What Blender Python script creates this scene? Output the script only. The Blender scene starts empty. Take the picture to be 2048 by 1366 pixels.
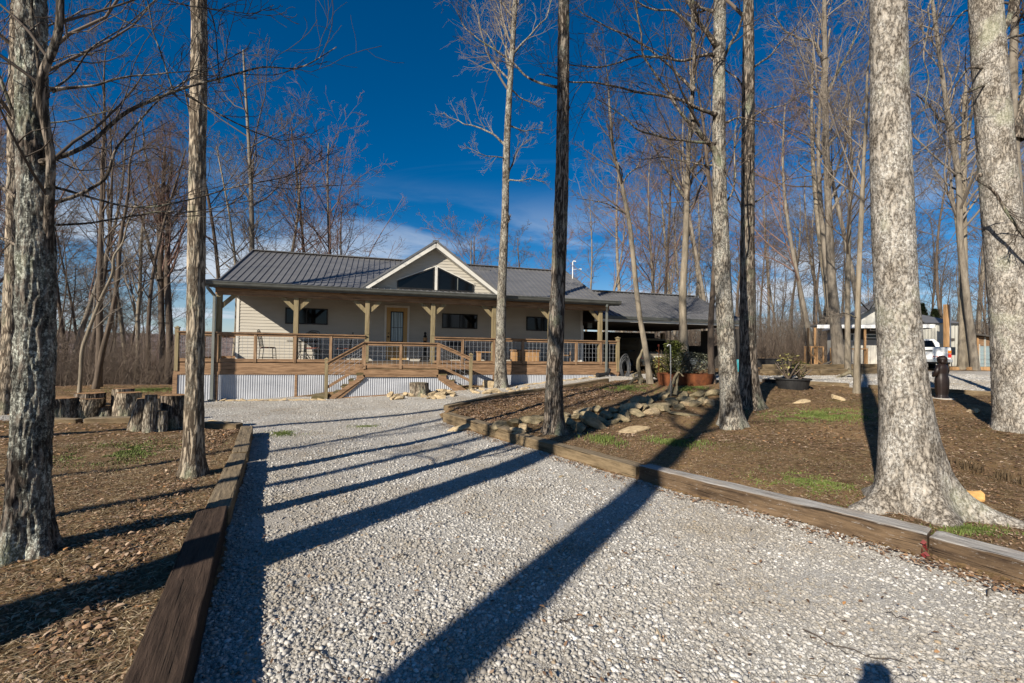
import bpy, math, random
import numpy as np
from mathutils import Vector, Matrix
R = math.radians
scn = bpy.context.scene
COL = scn.collection
# ---------------------------------------------------------------- camera
EYE = 1.7; F = 2048*16/36.0
pitch = math.atan(17/F); roll = math.atan(0.0157)
fw = np.array([0, math.cos(pitch), math.sin(pitch)]); rt0 = np.array([1., 0, 0]); up0 = np.cross(rt0, fw)
rt = rt0*math.cos(roll) + up0*math.sin(roll); up = -rt0*math.sin(roll) + up0*math.cos(roll)
cd = bpy.data.cameras.new('camera'); cam = bpy.data.objects.new('camera', cd); COL.objects.link(cam)
cam.matrix_world = Matrix(((rt[0], up[0], -fw[0], 0), (rt[1], up[1], -fw[1], 0), (rt[2], up[2], -fw[2], EYE), (0, 0, 0, 1)))
cd.lens = 16; cd.sensor_width = 36; cd.clip_end = 6000; cd.clip_start = .05
scn.camera = cam
# ---------------------------------------------------------------- light
SUN_AZ = 37.0; SUN_EL = 29.0            # shadows run towards azimuth 35.5 deg right of the view
sd = bpy.data.lights.new('sun', 'SUN'); so = bpy.data.objects.new('sun', sd); COL.objects.link(so)
sd.energy = 5.0; sd.angle = R(.53); sd.color = (1, .91, .78)
tosun = Vector((-math.sin(R(SUN_AZ))*math.cos(R(SUN_EL)), -math.cos(R(SUN_AZ))*math.cos(R(SUN_EL)), math.sin(R(SUN_EL))))
so.rotation_euler = tosun.to_track_quat('Z', 'Y').to_euler()
w = bpy.data.worlds.new('World'); scn.world = w; w.use_nodes = True
nt = w.node_tree; N = nt.nodes; L = nt.links; N.clear()
wo = N.new('ShaderNodeOutputWorld'); bg = N.new('ShaderNodeBackground'); sky = N.new('ShaderNodeTexSky')
sky.sky_type = 'NISHITA'; sky.sun_disc = False; sky.sun_elevation = R(SUN_EL)
sky.sun_rotation = R(180 + SUN_AZ); sky.altitude = 800; sky.air_density = 1.0; sky.dust_density = .15; sky.ozone_density = 5
tc = N.new('ShaderNodeTexCoord'); sp = N.new('ShaderNodeSeparateXYZ'); L.new(tc.outputs['Generated'], sp.inputs[0])
def wm(op, a, b=None, c=None, clamp=False):
    n = N.new('ShaderNodeMath'); n.operation = op; n.use_clamp = clamp
    for i, x in enumerate((a, b, c)):
        if x is None: continue
        if isinstance(x, (int, float)): n.inputs[i].default_value = x
        else: L.new(x, n.inputs[i])
    return n.outputs[0]
zc = wm('MAXIMUM', sp.outputs[2], 0.0); den = wm('ADD', zc, 0.10)
cx = wm('DIVIDE', sp.outputs[0], den); cy = wm('DIVIDE', sp.outputs[1], den)
cmb = N.new('ShaderNodeCombineXYZ'); L.new(cx, cmb.inputs[0]); L.new(cy, cmb.inputs[1])
def wnoise(scale, vec_scale, detail=6, rough=.6, dist=.6, off=(0, 0, 0)):
    mp = N.new('ShaderNodeMapping'); L.new(cmb.outputs[0], mp.inputs[0]); mp.inputs['Scale'].default_value = vec_scale
    mp.inputs['Rotation'].default_value = (0, 0, R(12)); mp.inputs['Location'].default_value = off
    n = N.new('ShaderNodeTexNoise'); n.inputs['Scale'].default_value = scale; n.inputs['Detail'].default_value = detail
    n.inputs['Roughness'].default_value = rough; n.inputs['Distortion'].default_value = dist; L.new(mp.outputs[0], n.inputs[0]); return n.outputs[0]
def wramp(x, a, b):
    m = N.new('ShaderNodeMapRange'); m.interpolation_type = 'SMOOTHSTEP'; L.new(x, m.inputs[0])
    m.inputs[1].default_value = a; m.inputs[2].default_value = b; return m.outputs[0]
n1 = wnoise(1.0, (.55, .9, 1), 7, .58, .5, (3.1, .4, 0)); low = wramp(sp.outputs[2], .36, .10)
c1 = wm('MULTIPLY', wramp(n1, .42, .62), low)
n2 = wnoise(.9, (.35, 1.6, 1), 8, .62, 1.2, (8.2, 2.3, 0)); c2 = wm('MULTIPLY', wramp(n2, .56, .85), .16)
cl = wm('ADD', c1, c2, None, True)
hz = wm('MULTIPLY', wramp(sp.outputs[2], .22, -.02), .38)
cl = wm('MAXIMUM', cl, hz)
hs = N.new('ShaderNodeHueSaturation'); L.new(sky.outputs[0], hs.inputs['Color']); hs.inputs['Saturation'].default_value = 1.35; hs.inputs['Value'].default_value = .92
mx = N.new('ShaderNodeMix'); mx.data_type = 'RGBA'; L.new(cl, mx.inputs[0]); L.new(hs.outputs[0], mx.inputs[6]); mx.inputs[7].default_value = (6.6, 7.4, 8.4, 1)
L.new(mx.outputs[2], bg.inputs[0]); bg.inputs[1].default_value = .062; L.new(bg.outputs[0], wo.inputs[0])
scn.view_settings.view_transform = 'Standard'; scn.view_settings.look = 'None'; scn.view_settings.exposure = .64; scn.view_settings.gamma = 1
scn.render.engine = 'CYCLES'; scn.render.resolution_x = 1024; scn.render.resolution_y = 683
scn.cycles.max_bounces = 5; scn.cycles.diffuse_bounces = 2; scn.cycles.glossy_bounces = 2; scn.cycles.transmission_bounces = 3; scn.cycles.transparent_max_bounces = 4

# ---------------------------------------------------------------- helpers
rng = np.random.default_rng(7)
def h3(i, j, k, s):
    i = np.asarray(i, np.int64); j = np.asarray(j, np.int64); k = np.asarray(k, np.int64)
    n = (i*374761393 + j*668265263 + k*2147483647 + np.int64(int(s)*1274126177 & 0x7fffffff)) & 0xffffffff
    n = ((n ^ (n >> 13))*1274126177) & 0xffffffff
    n = ((n ^ (n >> 16))*2246822519) & 0xffffffff
    return ((n ^ (n >> 15)) & 0xffffff)/float(0xffffff)
def vn(P, s=0):                                        # value noise 0..1
    P = np.asarray(P, float); I = np.floor(P).astype(np.int64); f = P - I; f = f*f*(3-2*f)
    o = 0
    for a in (0, 1):
        for b in (0, 1):
            for c in (0, 1):
                wgt = (f[..., 0] if a else 1-f[..., 0])*(f[..., 1] if b else 1-f[..., 1])*(f[..., 2] if c else 1-f[..., 2])
                o = o + wgt*h3(I[..., 0]+a, I[..., 1]+b, I[..., 2]+c, s)
    return o
def fbm(P, octv=3, s=0):
    P = np.asarray(P, float); o = 0; a = .5; t = 0
    for i in range(octv): o = o + a*vn(P*(2**i), s+i); t += a; a *= .5
    return o/t
def ray(px, py):
    d = fw + rt*((px-1024)/F) + up*((683-py)/F); return d
def at(px, py, Z):                                     # point seen at a pixel at a given depth
    d = ray(px, py); return np.array([0, 0, EYE]) + d*(Z/d[1])
# terrain from surveyed heights
CP = [(0,0,0),(-4,0,0),(4,0,0),(0,-8,0),(8,-8,0),(-8,-8,0),(-3,3,0),(3,3,0),(-6,4,.05),(0,6,0),(2.5,6,0),(5,3,.02),(-8,8,.0),
      (-9.5,14.2,-.07),(-5.9,14.4,.05),(-1.44,15.6,.28),(-.46,17,.33),(3.6,18,.70),(7.1,20,.68),(4.1,4.7,.05),(4.4,9.2,.12),(.8,8.6,.04),
      (20.5,22,1.02),(11.3,11.9,.62),(8.7,8,.35),(-13,11.8,-.02),(-17.5,22,-.3),(-10,22,-.1),(-2,22,.3),(-1.7,11,.04),(-.3,13.5,.27),(1.0,14.7,.34),(3.4,17,.56),
      (5.0,16.5,.58),(8.0,14.5,.72),(12,12.5,.65),(9.5,14,.72),(17,27,1.0),(24,27,1.05),(11,24,.95),(30,20,1.2),(20,10,.8),(30,0,.8),(-30,0,0),(-28,12,-.3),(-26,24,-.9),(12,34,1.2),(30,34,1.3),(0,32,.2),(-14,30,-1.3)]
CP = np.array(CP, float)
def _tps(r2): return np.where(r2 > 0, r2*np.log(np.maximum(r2, 1e-9)), 0)
_n = len(CP); _A = np.zeros((_n+3, _n+3)); _d = ((CP[:, None, :2]-CP[None, :, :2])**2).sum(-1)
_A[:_n, :_n] = _tps(_d) + np.eye(_n)*1.5; _A[:_n, _n] = 1; _A[:_n, _n+1:] = CP[:, :2]; _A[_n, :_n] = 1; _A[_n+1:, :_n] = CP[:, :2].T
_w = np.linalg.solve(_A, np.concatenate([CP[:, 2], [0, 0, 0]]))
def sstep(a, b, x): t = np.clip((x-a)/(b-a), 0, 1); return t*t*(3-2*t)
def G0(x, y):
    x = np.asarray(x, float); y = np.asarray(y, float)
    xc = np.clip(x, -32, 34); yc = np.clip(y, -12, 36)
    o = _w[_n] + _w[_n+1]*xc + _w[_n+2]*yc
    for i in range(_n): o = o + _w[i]*_tps((xc-CP[i, 0])**2 + (yc-CP[i, 1])**2)
    # valley beyond the yard on the left, gentle rise on the right
    left = sstep(8, -14, x - y*.12)
    dist = np.maximum(0, y-28); dl = np.maximum(0, -x-26)
    o = o - left*(sstep(0, 70, dist)*26) - sstep(0, 80, dl)*22*sstep(-30, 20, y)
    o = o + (1-left)*sstep(0, 120, dist)*2.0
    return o
def gp(px, py, f=None):                                # ground point under a pixel
    f = f or G0; d = ray(px, py); t = .5*1.02**np.arange(340)
    for it in range(3):
        P = d[None]*t[:, None]; k = np.nonzero(P[:, 2]+EYE < f(P[:, 0], P[:, 1]))[0]
        if len(k) == 0: Z = 26.0; x = (px-1024)/F*Z; return np.array([x, Z, float(f(x, Z))])
        a, b = t[max(k[0]-1, 0)], t[k[0]]; t = np.linspace(a, b, 24)
    P = d*b; return np.array([P[0], P[1], float(f(P[0], P[1]))])
def pin(poly, x, y):
    ins = np.zeros(x.shape, bool); n = len(poly)
    for i in range(n):
        x1, y1 = poly[i]; x2, y2 = poly[(i+1) % n]
        c = ((y1 > y) != (y2 > y)) & (x < (x2-x1)*(y-y1)/((y2-y1) if y2 != y1 else 1e-9) + x1); ins ^= c
    return ins
def pdist(poly, x, y):
    d = np.full(x.shape, 1e9); n = len(poly)
    for i in range(n):
        a = np.array(poly[i]); b = np.array(poly[(i+1) % n]); ab = b-a
        t = np.clip(((x-a[0])*ab[0] + (y-a[1])*ab[1])/(ab@ab + 1e-12), 0, 1)
        d = np.minimum(d, np.hypot(x-a[0]-t*ab[0], y-a[1]-t*ab[1]))
    return d
def sdf(poly, x, y):
    d = pdist(poly, x, y); return np.where(pin(poly, x, y), -d, d)

# ---- meshes
def mk(name, V, Fs, mat=None, parent=None, smooth=False, attr=None, mats=None, midx=None):
    """V (n,3); Fs list of arrays (m,k) or list of tuples"""
    me = bpy.data.meshes.new(name); V = np.asarray(V, np.float32)
    if isinstance(Fs, np.ndarray): Fs = [Fs]
    if len(Fs) and not isinstance(Fs[0], np.ndarray):
        me.from_pydata([tuple(v) for v in V], [], [tuple(int(i) for i in f) for f in Fs])
    else:
        Fs = [f for f in Fs if len(f)]
        loops = np.concatenate([f.ravel() for f in Fs]).astype(np.int32)
        tot = np.concatenate([np.full(len(f), f.shape[1]) for f in Fs]).astype(np.int32)
        st = np.concatenate([[0], np.cumsum(tot)[:-1]]).astype(np.int32)
        me.vertices.add(len(V)); me.vertices.foreach_set('co', V.ravel())
        me.loops.add(len(loops)); me.loops.foreach_set('vertex_index', loops)
        me.polygons.add(len(tot)); me.polygons.foreach_set('loop_start', st); me.polygons.foreach_set('loop_total', tot)
        me.update(calc_edges=True)
    if attr is not None:
        for k, a in attr.items():
            at_ = me.attributes.new(k, 'FLOAT', 'POINT'); at_.data.foreach_set('value', np.asarray(a, np.float32))
    if smooth: me.polygons.foreach_set('use_smooth', np.ones(len(me.polygons), bool))
    for m in (mats or ([mat] if mat else [])): me.materials.append(m)
    if midx is not None: me.polygons.foreach_set('material_index', np.asarray(midx, np.int32))
    o = bpy.data.objects.new(name, me); COL.objects.link(o)
    if parent is not None: o.parent = parent
    return o
def tag(o, label=None, cat=None, group=None, kind=None):
    if label: o['label'] = label
    if cat: o['category'] = cat
    if group: o['group'] = group
    if kind: o['kind'] = kind
    return o
def empty(name, loc, rz=0, label=None, cat=None, group=None):
    o = bpy.data.objects.new(name, None); COL.objects.link(o); o.location = loc; o.rotation_euler = (0, 0, rz); o.empty_display_size = .2
    return tag(o, label, cat, group)
KIDS = {}
def copy_tree(o, label=None, keep=None):
    c = o.copy(); COL.objects.link(c)
    for ch in [x for x in bpy.data.objects if x.parent == o] if o.name not in KIDS else KIDS[o.name]:
        d = ch.copy(); COL.objects.link(d); d.parent = c
        for g in [x for x in bpy.data.objects if x.parent == ch]:
            e = g.copy(); COL.objects.link(e); e.parent = d
    if label: c['label'] = label
    return c
BQ = np.array([(0, 3, 2, 1), (4, 5, 6, 7), (0, 1, 5, 4), (1, 2, 6, 5), (2, 3, 7, 6), (3, 0, 4, 7)])
class MB:
    def __init__(s): s.v = []; s.f = []; s.n = 0; s.g = []
    def add(s, V, Fl):
        V = np.asarray(V, float); s.v.append(V)
        for f in Fl: s.f.append(tuple(int(i)+s.n for i in f))
        s.n += len(V); return s
    def box(s, x0, x1, y0, y1, z0, z1):
        return s.add([(x0,y0,z0),(x1,y0,z0),(x1,y1,z0),(x0,y1,z0),(x0,y0,z1),(x1,y0,z1),(x1,y1,z1),(x0,y1,z1)], BQ)
    def bar(s, p, q, w, h, upv=(0, 0, 1), w2=None, h2=None):
        p = np.array(p, float); q = np.array(q, float); d = q-p; d /= np.linalg.norm(d); u = np.array(upv, float)
        if abs(d@u) > .98: u = np.array([0, 1., 0]) if abs(d[1]) < .9 else np.array([1., 0, 0])
        a = np.cross(d, u); a /= np.linalg.norm(a); b = np.cross(a, d); w2 = w2 or w; h2 = h2 or h; V = []
        for c, ww, hh in ((p, w, h), (q, w2, h2)):
            for i, j in ((-1, -1), (1, -1), (1, 1), (-1, 1)): V.append(c + a*i*ww/2 + b*j*hh/2)
        return s.add(V, BQ)
    def tube(s, pts, r, n=8, cap=True):
        pts = np.array(pts, float); m = len(pts); rr = np.full(m, r) if np.isscalar(r) else np.array(r, float)
        T = np.gradient(pts, axis=0); T /= np.linalg.norm(T, axis=1)[:, None]+1e-12
        u = np.array([0, 0, 1.]) if abs(T[0][2]) < .9 else np.array([1., 0, 0]); V = []
        for i in range(m):
            a = np.cross(T[i], u); a /= np.linalg.norm(a)+1e-12; b = np.cross(a, T[i]); u = b
            for k in range(n):
                t = 2*math.pi*k/n; V.append(pts[i] + rr[i]*(a*math.cos(t) + b*math.sin(t)))
        Fl = [(i*n+k, (i+1)*n+k, (i+1)*n+(k+1) % n, i*n+(k+1) % n) for i in range(m-1) for k in range(n)]
        if cap: Fl += [tuple(range(n)), tuple(range(m*n-1, (m-1)*n-1, -1))]
        return s.add(V, Fl)
    def lathe(s, c, prof, n=16):
        V = []; m = len(prof)
        for r, z in prof:
            for k in range(n): t = 2*math.pi*k/n; V.append((c[0]+r*math.cos(t), c[1]+r*math.sin(t), c[2]+z))
        Fl = [(i*n+k, i*n+(k+1) % n, (i+1)*n+(k+1) % n, (i+1)*n+k) for i in range(m-1) for k in range(n)]
        Fl += [tuple(range(n-1, -1, -1)), tuple(range((m-1)*n, m*n))]
        return s.add(V, Fl)
    def prism(s, poly, d):                            # poly: list of 3-D points, d: extrusion vector
        P = np.array(poly, float); n = len(P); d = np.array(d, float)
        return s.add(np.concatenate([P, P+d]), [tuple(range(n-1, -1, -1)), tuple(range(n, 2*n))] + [(i, (i+1) % n, n+(i+1) % n, n+i) for i in range(n)])
    def sph(s, c, r, nu=10, nv=7):
        r = np.array([r]*3 if np.isscalar(r) else r, float); V = [np.array(c)+(0, 0, r[2])]
        for i in range(1, nv):
            for k in range(nu):
                a = math.pi*i/nv; t = 2*math.pi*k/nu; V.append(np.array(c) + r*(math.sin(a)*math.cos(t), math.sin(a)*math.sin(t), math.cos(a)))
        V.append(np.array(c)-(0, 0, r[2])); Fl = [(0, 1+k, 1+(k+1) % nu) for k in range(nu)]
        for i in range(nv-2):
            for k in range(nu): Fl.append((1+i*nu+k, 1+(i+1)*nu+k, 1+(i+1)*nu+(k+1) % nu, 1+i*nu+(k+1) % nu))
        e = len(V)-1; Fl += [(e, 1+(nv-2)*nu+(k+1) % nu, 1+(nv-2)*nu+k) for k in range(nu)]
        return s.add(V, Fl)
    def build(s, name, mat=None, parent=None, smooth=False, bevel=0):
        V = np.concatenate(s.v); o = mk(name, V, s.f, mat, parent, smooth)
        if bevel:
            b = o.modifiers.new('bevel', 'BEVEL'); b.width = bevel; b.segments = 2; b.limit_method = 'ANGLE'
        return o

# ---------------------------------------------------------------- materials
class MT:
    def __init__(s, name, rough=.8, metal=0, spec=.3):
        s.m = bpy.data.materials.new(name); s.m.use_nodes = True; s.t = s.m.node_tree; s.b = s.t.nodes['Principled BSDF']
        s.b.inputs['Roughness'].default_value = rough; s.b.inputs['Metallic'].default_value = metal; s.b.inputs['Specular IOR Level'].default_value = spec
        s.tc = s.n('ShaderNodeTexCoord')
    def n(s, k, **kw):
        x = s.t.nodes.new(k)
        for a, b in kw.items(): setattr(x, a, b)
        return x
    def l(s, a, b): s.t.links.new(a, b)
    def vec(s, sc=(1, 1, 1), src=None):
        mp = s.n('ShaderNodeMapping'); s.l(src or s.tc.outputs['Object'], mp.inputs[0]); mp.inputs['Scale'].default_value = sc; return mp.outputs[0]
    def noise(s, v, scale=1, detail=5, rough=.6, dist=0):
        x = s.n('ShaderNodeTexNoise'); s.l(v, x.inputs[0]); x.inputs['Scale'].default_value = scale; x.inputs['Detail'].default_value = detail
        x.inputs['Roughness'].default_value = rough; x.inputs['Distortion'].default_value = dist; return x.outputs[0]
    def vor(s, v, scale=1, feat='F1', out='Distance', rand=1):
        x = s.n('ShaderNodeTexVoronoi', feature=feat); s.l(v, x.inputs['Vector']); x.inputs['Scale'].default_value = scale; x.inputs['Randomness'].default_value = rand; return x.outputs[out]
    def ramp(s, x, stops):
        r = s.n('ShaderNodeValToRGB'); s.l(x, r.inputs[0]); e = r.color_ramp.elements
        while len(e) < len(stops): e.new(.5)
        for i, (p, c) in enumerate(stops):
            e[i].position = p; e[i].color = (*((c,)*3 if np.isscalar(c) else c), 1)
        return r.outputs[0]
    def mix(s, f, a, b, bt='MIX'):
        x = s.n('ShaderNodeMix', data_type='RGBA', blend_type=bt)
        for i, y in ((0, f), (6, a), (7, b)):
            if isinstance(y, (int, float)): x.inputs[i].default_value = y
            elif isinstance(y, tuple): x.inputs[i].default_value = (*y, 1)
            else: s.l(y, x.inputs[i])
        return x.outputs[2]
    def col(s, c):
        if isinstance(c, tuple): s.b.inputs['Base Color'].default_value = (*c, 1)
        else: s.l(c, s.b.inputs['Base Color'])
        return s
    def math(s, op, a, b=0.0):
        x = s.n('ShaderNodeMath', operation=op)
        for i, y in enumerate((a, b)):
            if isinstance(y, (int, float)): x.inputs[i].default_value = y
            else: s.l(y, x.inputs[i])
        return x.outputs[0]
    def bump(s, h, strength=.5, dist=.02):
        b = s.n('ShaderNodeBump'); s.l(h, b.inputs['Height']); b.inputs['Strength'].default_value = strength; b.inputs['Distance'].default_value = dist
        s.l(b.outputs[0], s.b.inputs['Normal']); return s
    def attr(s, name):
        a = s.n('ShaderNodeAttribute'); a.attribute_name = name; return a.outputs['Fac']
def two(name, c1, c2, sc=(5, 5, 5), rough=.8, metal=0, bump=.3, bd=.01, lo=.3, hi=.7, spec=.3, dist=0, detail=6, c3=None):
    m = MT(name, rough, metal, spec); v = m.vec(sc); n = m.noise(v, 1, detail, .62, dist)
    st = [(lo, c1), (hi, c2)]
    if c3: st = [(lo, c1), ((lo+hi)/2, c3), (hi, c2)]
    m.col(m.ramp(n, st)); 
    if bump: m.bump(n, bump, bd)
    return m.m
def bark(name, dark, light, lichen, lam=.5, fz=4.0, fx=22, spk=.6, mossy=None, ridge=1.0):
    m = MT(name, .92, 0, .15); v = m.vec((fx, fx, fz)); wv = m.n('ShaderNodeTexNoise'); m.l(m.vec((4, 4, 4)), wv.inputs[0]); wv.inputs['Scale'].default_value = 1
    sc = m.n('ShaderNodeVectorMath', operation='SCALE'); m.l(wv.outputs['Color'], sc.inputs[0]); sc.inputs['Scale'].default_value = 1.6
    vv = m.n('ShaderNodeVectorMath', operation='ADD'); m.l(v, vv.inputs[0]); m.l(sc.outputs[0], vv.inputs[1]); v2 = vv.outputs[0]
    n1 = m.noise(v2, .5, 4, .55); rd = m.math('MULTIPLY', m.math('ABSOLUTE', m.math('SUBTRACT', n1, .5)), 5.5); rd = m.math('MINIMUM', rd, 1.0)
    fn = m.noise(m.vec((fx*1.6, fx*1.6, fz*2.2)), 1, 8, .78)
    h = m.math('MULTIPLY', m.math('ADD', m.math('MULTIPLY', rd, .85*ridge), m.math('MULTIPLY', fn, .5+.65*(1-ridge))), .8)
    c = m.ramp(h, [(.36, dark), (.58, light), (.90, tuple(min(.7, x*1.45) for x in light))])
    li = m.noise(m.vec((3.2, 3.2, 2.2)), 1, 8, .75); lm = m.ramp(li, [(.56-lam*.16, 0.0), (.68-lam*.10, 1.0)])
    sp_ = m.ramp(m.noise(m.vec((48, 48, 34)), 1, 6, .78), [(.49, 0.0), (.58, 1.0)])
    lm = m.math('MULTIPLY', m.math('MULTIPLY', lm, spk), m.math('ADD', m.math('MULTIPLY', sp_, .85), .15))
    c = m.mix(lm, c, lichen)
    g = m.ramp(m.noise(m.vec((1.7, 1.7, 1.1)), 1, 5, .6), [(.56, 0.0), (.68, .5)]); c = m.mix(g, c, mossy or (.20, .23, .13))
    m.col(c); m.bump(h, .9, .015); return m.m
M = {}
M['barkL'] = bark('bark_lichened', (.014, .011, .009), (.10, .08, .064), (.52, .54, .47), .9, 6.5, 36, .95)
M['barkT'] = bark('bark_tan', (.08, .062, .045), (.33, .275, .205), (.42, .41, .34), .5, 7, 42, .6)
M['barkD'] = bark('bark_dark', (.035, .028, .022), (.20, .165, .13), (.36, .36, .31), .5, 6, 42, .7)
M['barkG'] = bark('bark_grey', (.05, .04, .03), (.37, .33, .275), (.62, .60, .55), .85, 17, 42, .85, (.26, .27, .17), .35)
M['barkS'] = bark('bark_pale', (.08, .066, .05), (.33, .295, .235), (.50, .49, .42), .5, 9.0, 34, .5, None, .6)
def tw(name, a, b):
    m = MT(name, .85, 0, .2); m.col(m.mix(m.noise(m.vec((.6, .6, .6)), 1, 2), a, b)); return m.m
M['barkM'] = bark('bark_mottled', (.035, .028, .022), (.25, .22, .175), (.52, .51, .45), .8, 12, 40, .85, (.19, .20, .12), .6)
M['twigA'] = tw('twigs_brown', (.075, .057, .045), (.17, .133, .104))
M['twigB'] = tw('twigs_reddish', (.14, .082, .066), (.24, .16, .13))
M['twigC'] = tw('twigs_grey', (.12, .10, .085), (.30, .26, .21))
M['twigD'] = tw('limbs_dark', (.035, .028, .024), (.11, .088, .07))
def bgbark(name, a, b):
    m = MT(name, .9, 0, .15); n = m.noise(m.vec((9, 9, 1.6)), 1, 6, .7); m.col(m.ramp(n, [(.3, a), (.7, b)])); m.bump(n, .6, .03); return m.m
M['bgA'] = bgbark('far_bark_grey', (.09, .074, .058), (.28, .245, .195)); M['bgB'] = bgbark('far_bark_brown', (.05, .038, .03), (.16, .125, .095)); M['bgC'] = bgbark('far_bark_tan', (.12, .10, .072), (.32, .275, .21))
M['wood'] = two('weathered_lumber', (.10, .057, .030), (.36, .225, .13), (2.2, 26, 26), .8, 0, .35, .006, .3, .72, .25, .4)
M['woodz'] = two('weathered_lumber_upright', (.11, .064, .034), (.36, .235, .14), (26, 26, 2.2), .8, 0, .35, .006, .3, .72, .25, .4)
M['woody'] = two('weathered_lumber_cross', (.10, .062, .038), (.33, .225, .15), (26, 2.2, 26), .8, 0, .35, .006, .3, .72, .25, .4)
M['post'] = two('treated_post', (.12, .085, .048), (.29, .22, .13), (22, 22, 1.8), .75, 0, .3, .006, .3, .7, .25, .5, 6, (.22, .18, .10))
M['mossw'] = two('mossy_tread', (.05, .05, .018), (.22, .17, .09), (4, 12, 12), .9, 0, .4, .01)
M['cedar'] = two('orange_lumber', (.24, .13, .055), (.48, .29, .14), (14, 14, 2), .8, 0, .2, .006)
M['side'] = two('cream_siding', (.42, .39, .33), (.475, .445, .38), (1.3, 6, 6), .6, 0, .1, .004, .3, .7, .35)
M['trim'] = two('cream_trim', (.58, .56, .50), (.66, .64, .58), (5, 5, 5), .5, 0, 0)
M['roof'] = two('grey_roof_metal', (.115, .115, .118), (.17, .17, .172), (1.2, 3, 3), .42, .15, .05, .004, .3, .7, .5)
M['gut'] = two('bronze_gutter', (.05, .052, .047), (.09, .092, .08), (4, 4, 4), .4, .1, 0, spec=.5)
M['down'] = two('grey_downspout', (.12, .13, .12), (.20, .21, .19), (4, 4, 2), .5, .1, 0)
M['ceil'] = two('porch_ceiling', (.09, .058, .035), (.15, .10, .06), (2, 22, 22), .8, 0, .1)
M['corr'] = two('galvanised_skirting', (.31, .325, .355), (.43, .445, .475), (1.5, 3, 3), .45, .15, .05, spec=.5)
M['wire'] = two('galvanised_wire', (.35, .37, .40), (.5, .52, .55), (9, 9, 9), .4, .5, 0)
M['stone'] = two('sandstone', (.20, .145, .085), (.54, .43, .27), (5, 5, 7), .9, 0, .8, .03, .25, .75, .2, .6, 8, (.40, .31, .19))
M['stonem'] = two('mossy_stone', (.10, .085, .05), (.38, .30, .19), (4, 4, 5), .92, 0, .9, .03, .25, .75, .2, .6, 8, (.23, .19, .115))
M['black'] = two('black_iron', (.008, .008, .009), (.02, .02, .02), (9, 9, 9), .5, .3, 0, spec=.5)
M['blackp'] = two('black_plastic', (.012, .012, .013), (.03, .03, .03), (6, 6, 6), .6, 0, .1)
M['concrete'] = two('concrete_slab', (.30, .28, .24), (.46, .43, .38), (2, 2, 2), .9, 0, .3, .01)
M['rust'] = two('rusty_steel', (.06, .02, .010), (.20, .068, .024), (5, 5, 5), .9, .1, .3, .01)
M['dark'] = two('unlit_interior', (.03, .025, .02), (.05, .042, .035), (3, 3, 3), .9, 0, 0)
g = MT('dark_glass', .06, 0, .28); g.col((.004, .0045, .005)); M['glass'] = g.m
g = MT('frosted_door_glass', .18, 0, .6); wv = g.n('ShaderNodeTexWave', wave_type='BANDS'); g.l(g.vec((1, 1, 1)), wv.inputs[0]); wv.inputs['Scale'].default_value = 5.5; wv.inputs['Distortion'].default_value = .6
g.col(g.ramp(wv.outputs[0], [(.25, (.05, .09, .11)), (.75, (.40, .50, .52))])); M['dglass'] = g.m
M['door'] = two('honey_door', (.42, .26, .095), (.52, .34, .14), (18, 18, 2), .5, 0, .1)
M['bronze'] = two('bronze_statue', (.008, .005, .004), (.022, .012, .010), (7, 7, 7), .5, .15, .2, .01, spec=.5)
M['white'] = two('white_paint', (.72, .72, .70), (.80, .80, .78), (3, 3, 3), .35, 0, 0, spec=.5)
M['tan'] = two('gold_suv_paint', (.27, .22, .15), (.32, .27, .19), (2, 2, 2), .3, .5, 0, spec=.5)
M['rubber'] = two('tyre_rubber', (.012, .012, .012), (.025, .025, .025), (20, 20, 20), .85, 0, .2)
M['chrome'] = two('chrome', (.5, .5, .5), (.62, .62, .62), (3, 3, 3), .25, .9, 0)
M['red'] = MT('red_lens', .25, 0, .6).col((.75, .02, .015)).m
M['amber'] = MT('amber_lens', .25, 0, .6).col((.7, .20, .01)).m
M['plate'] = MT('plate_white', .5).col((.6, .62, .66)).m
M['redp'] = MT('red_lettering', .5).col((.5, .02, .015)).m
M['blue'] = two('teal_barrel', (.01, .17, .20), (.02, .23, .27), (4, 4, 4), .5, 0, 0)
M['hose'] = two('grey_hose', (.03, .032, .035), (.09, .095, .10), (8, 8, 8), .5, 0, 0)
M['drift'] = two('driftwood', (.05, .042, .026), (.27, .23, .15), (9, 9, 3), .9, 0, .8, .02)
M['cut'] = two('cut_wood_end', (.16, .08, .035), (.36, .22, .11), (9, 9, 9), .9, 0, .5, .01)
M['cutr'] = two('rotten_wood', (.10, .025, .01), (.30, .10, .03), (8, 8, 8), .95, 0, .8, .03)
M['fresh'] = two('fresh_split_wood', (.48, .26, .08), (.66, .40, .15), (12, 12, 6), .85, 0, .5, .01)
M['tarp'] = two('grey_tarp', (.10, .115, .13), (.18, .20, .22), (3, 3, 3), .6, 0, .4, .03)
M['cmetal'] = two('pale_corrugated_metal', (.33, .32, .28), (.45, .44, .39), (2, 2, 1), .5, .1, 0)
M['cabin'] = two('white_boards', (.42, .41, .37), (.54, .53, .48), (6, 6, 1.2), .7, 0, .2)
M['cabind'] = two('dark_boards_and_shade', (.05, .045, .04), (.09, .08, .07), (6, 6, 1.2), .8, 0, .2)  # also colours the panel that stands for shade under the cabin porch roof
M['leafg'] = two('shrub_leaves', (.045, .06, .012), (.15, .17, .04), (6, 6, 6), .6, 0, 0)
M['grass'] = two('green_blades', (.055, .08, .015), (.16, .20, .05), (3, 3, 3), .7, 0, 0)
M['cushion'] = two('terracotta_cushion', (.20, .07, .045), (.30, .12, .08), (9, 9, 9), .9, 0, .2)
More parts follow.
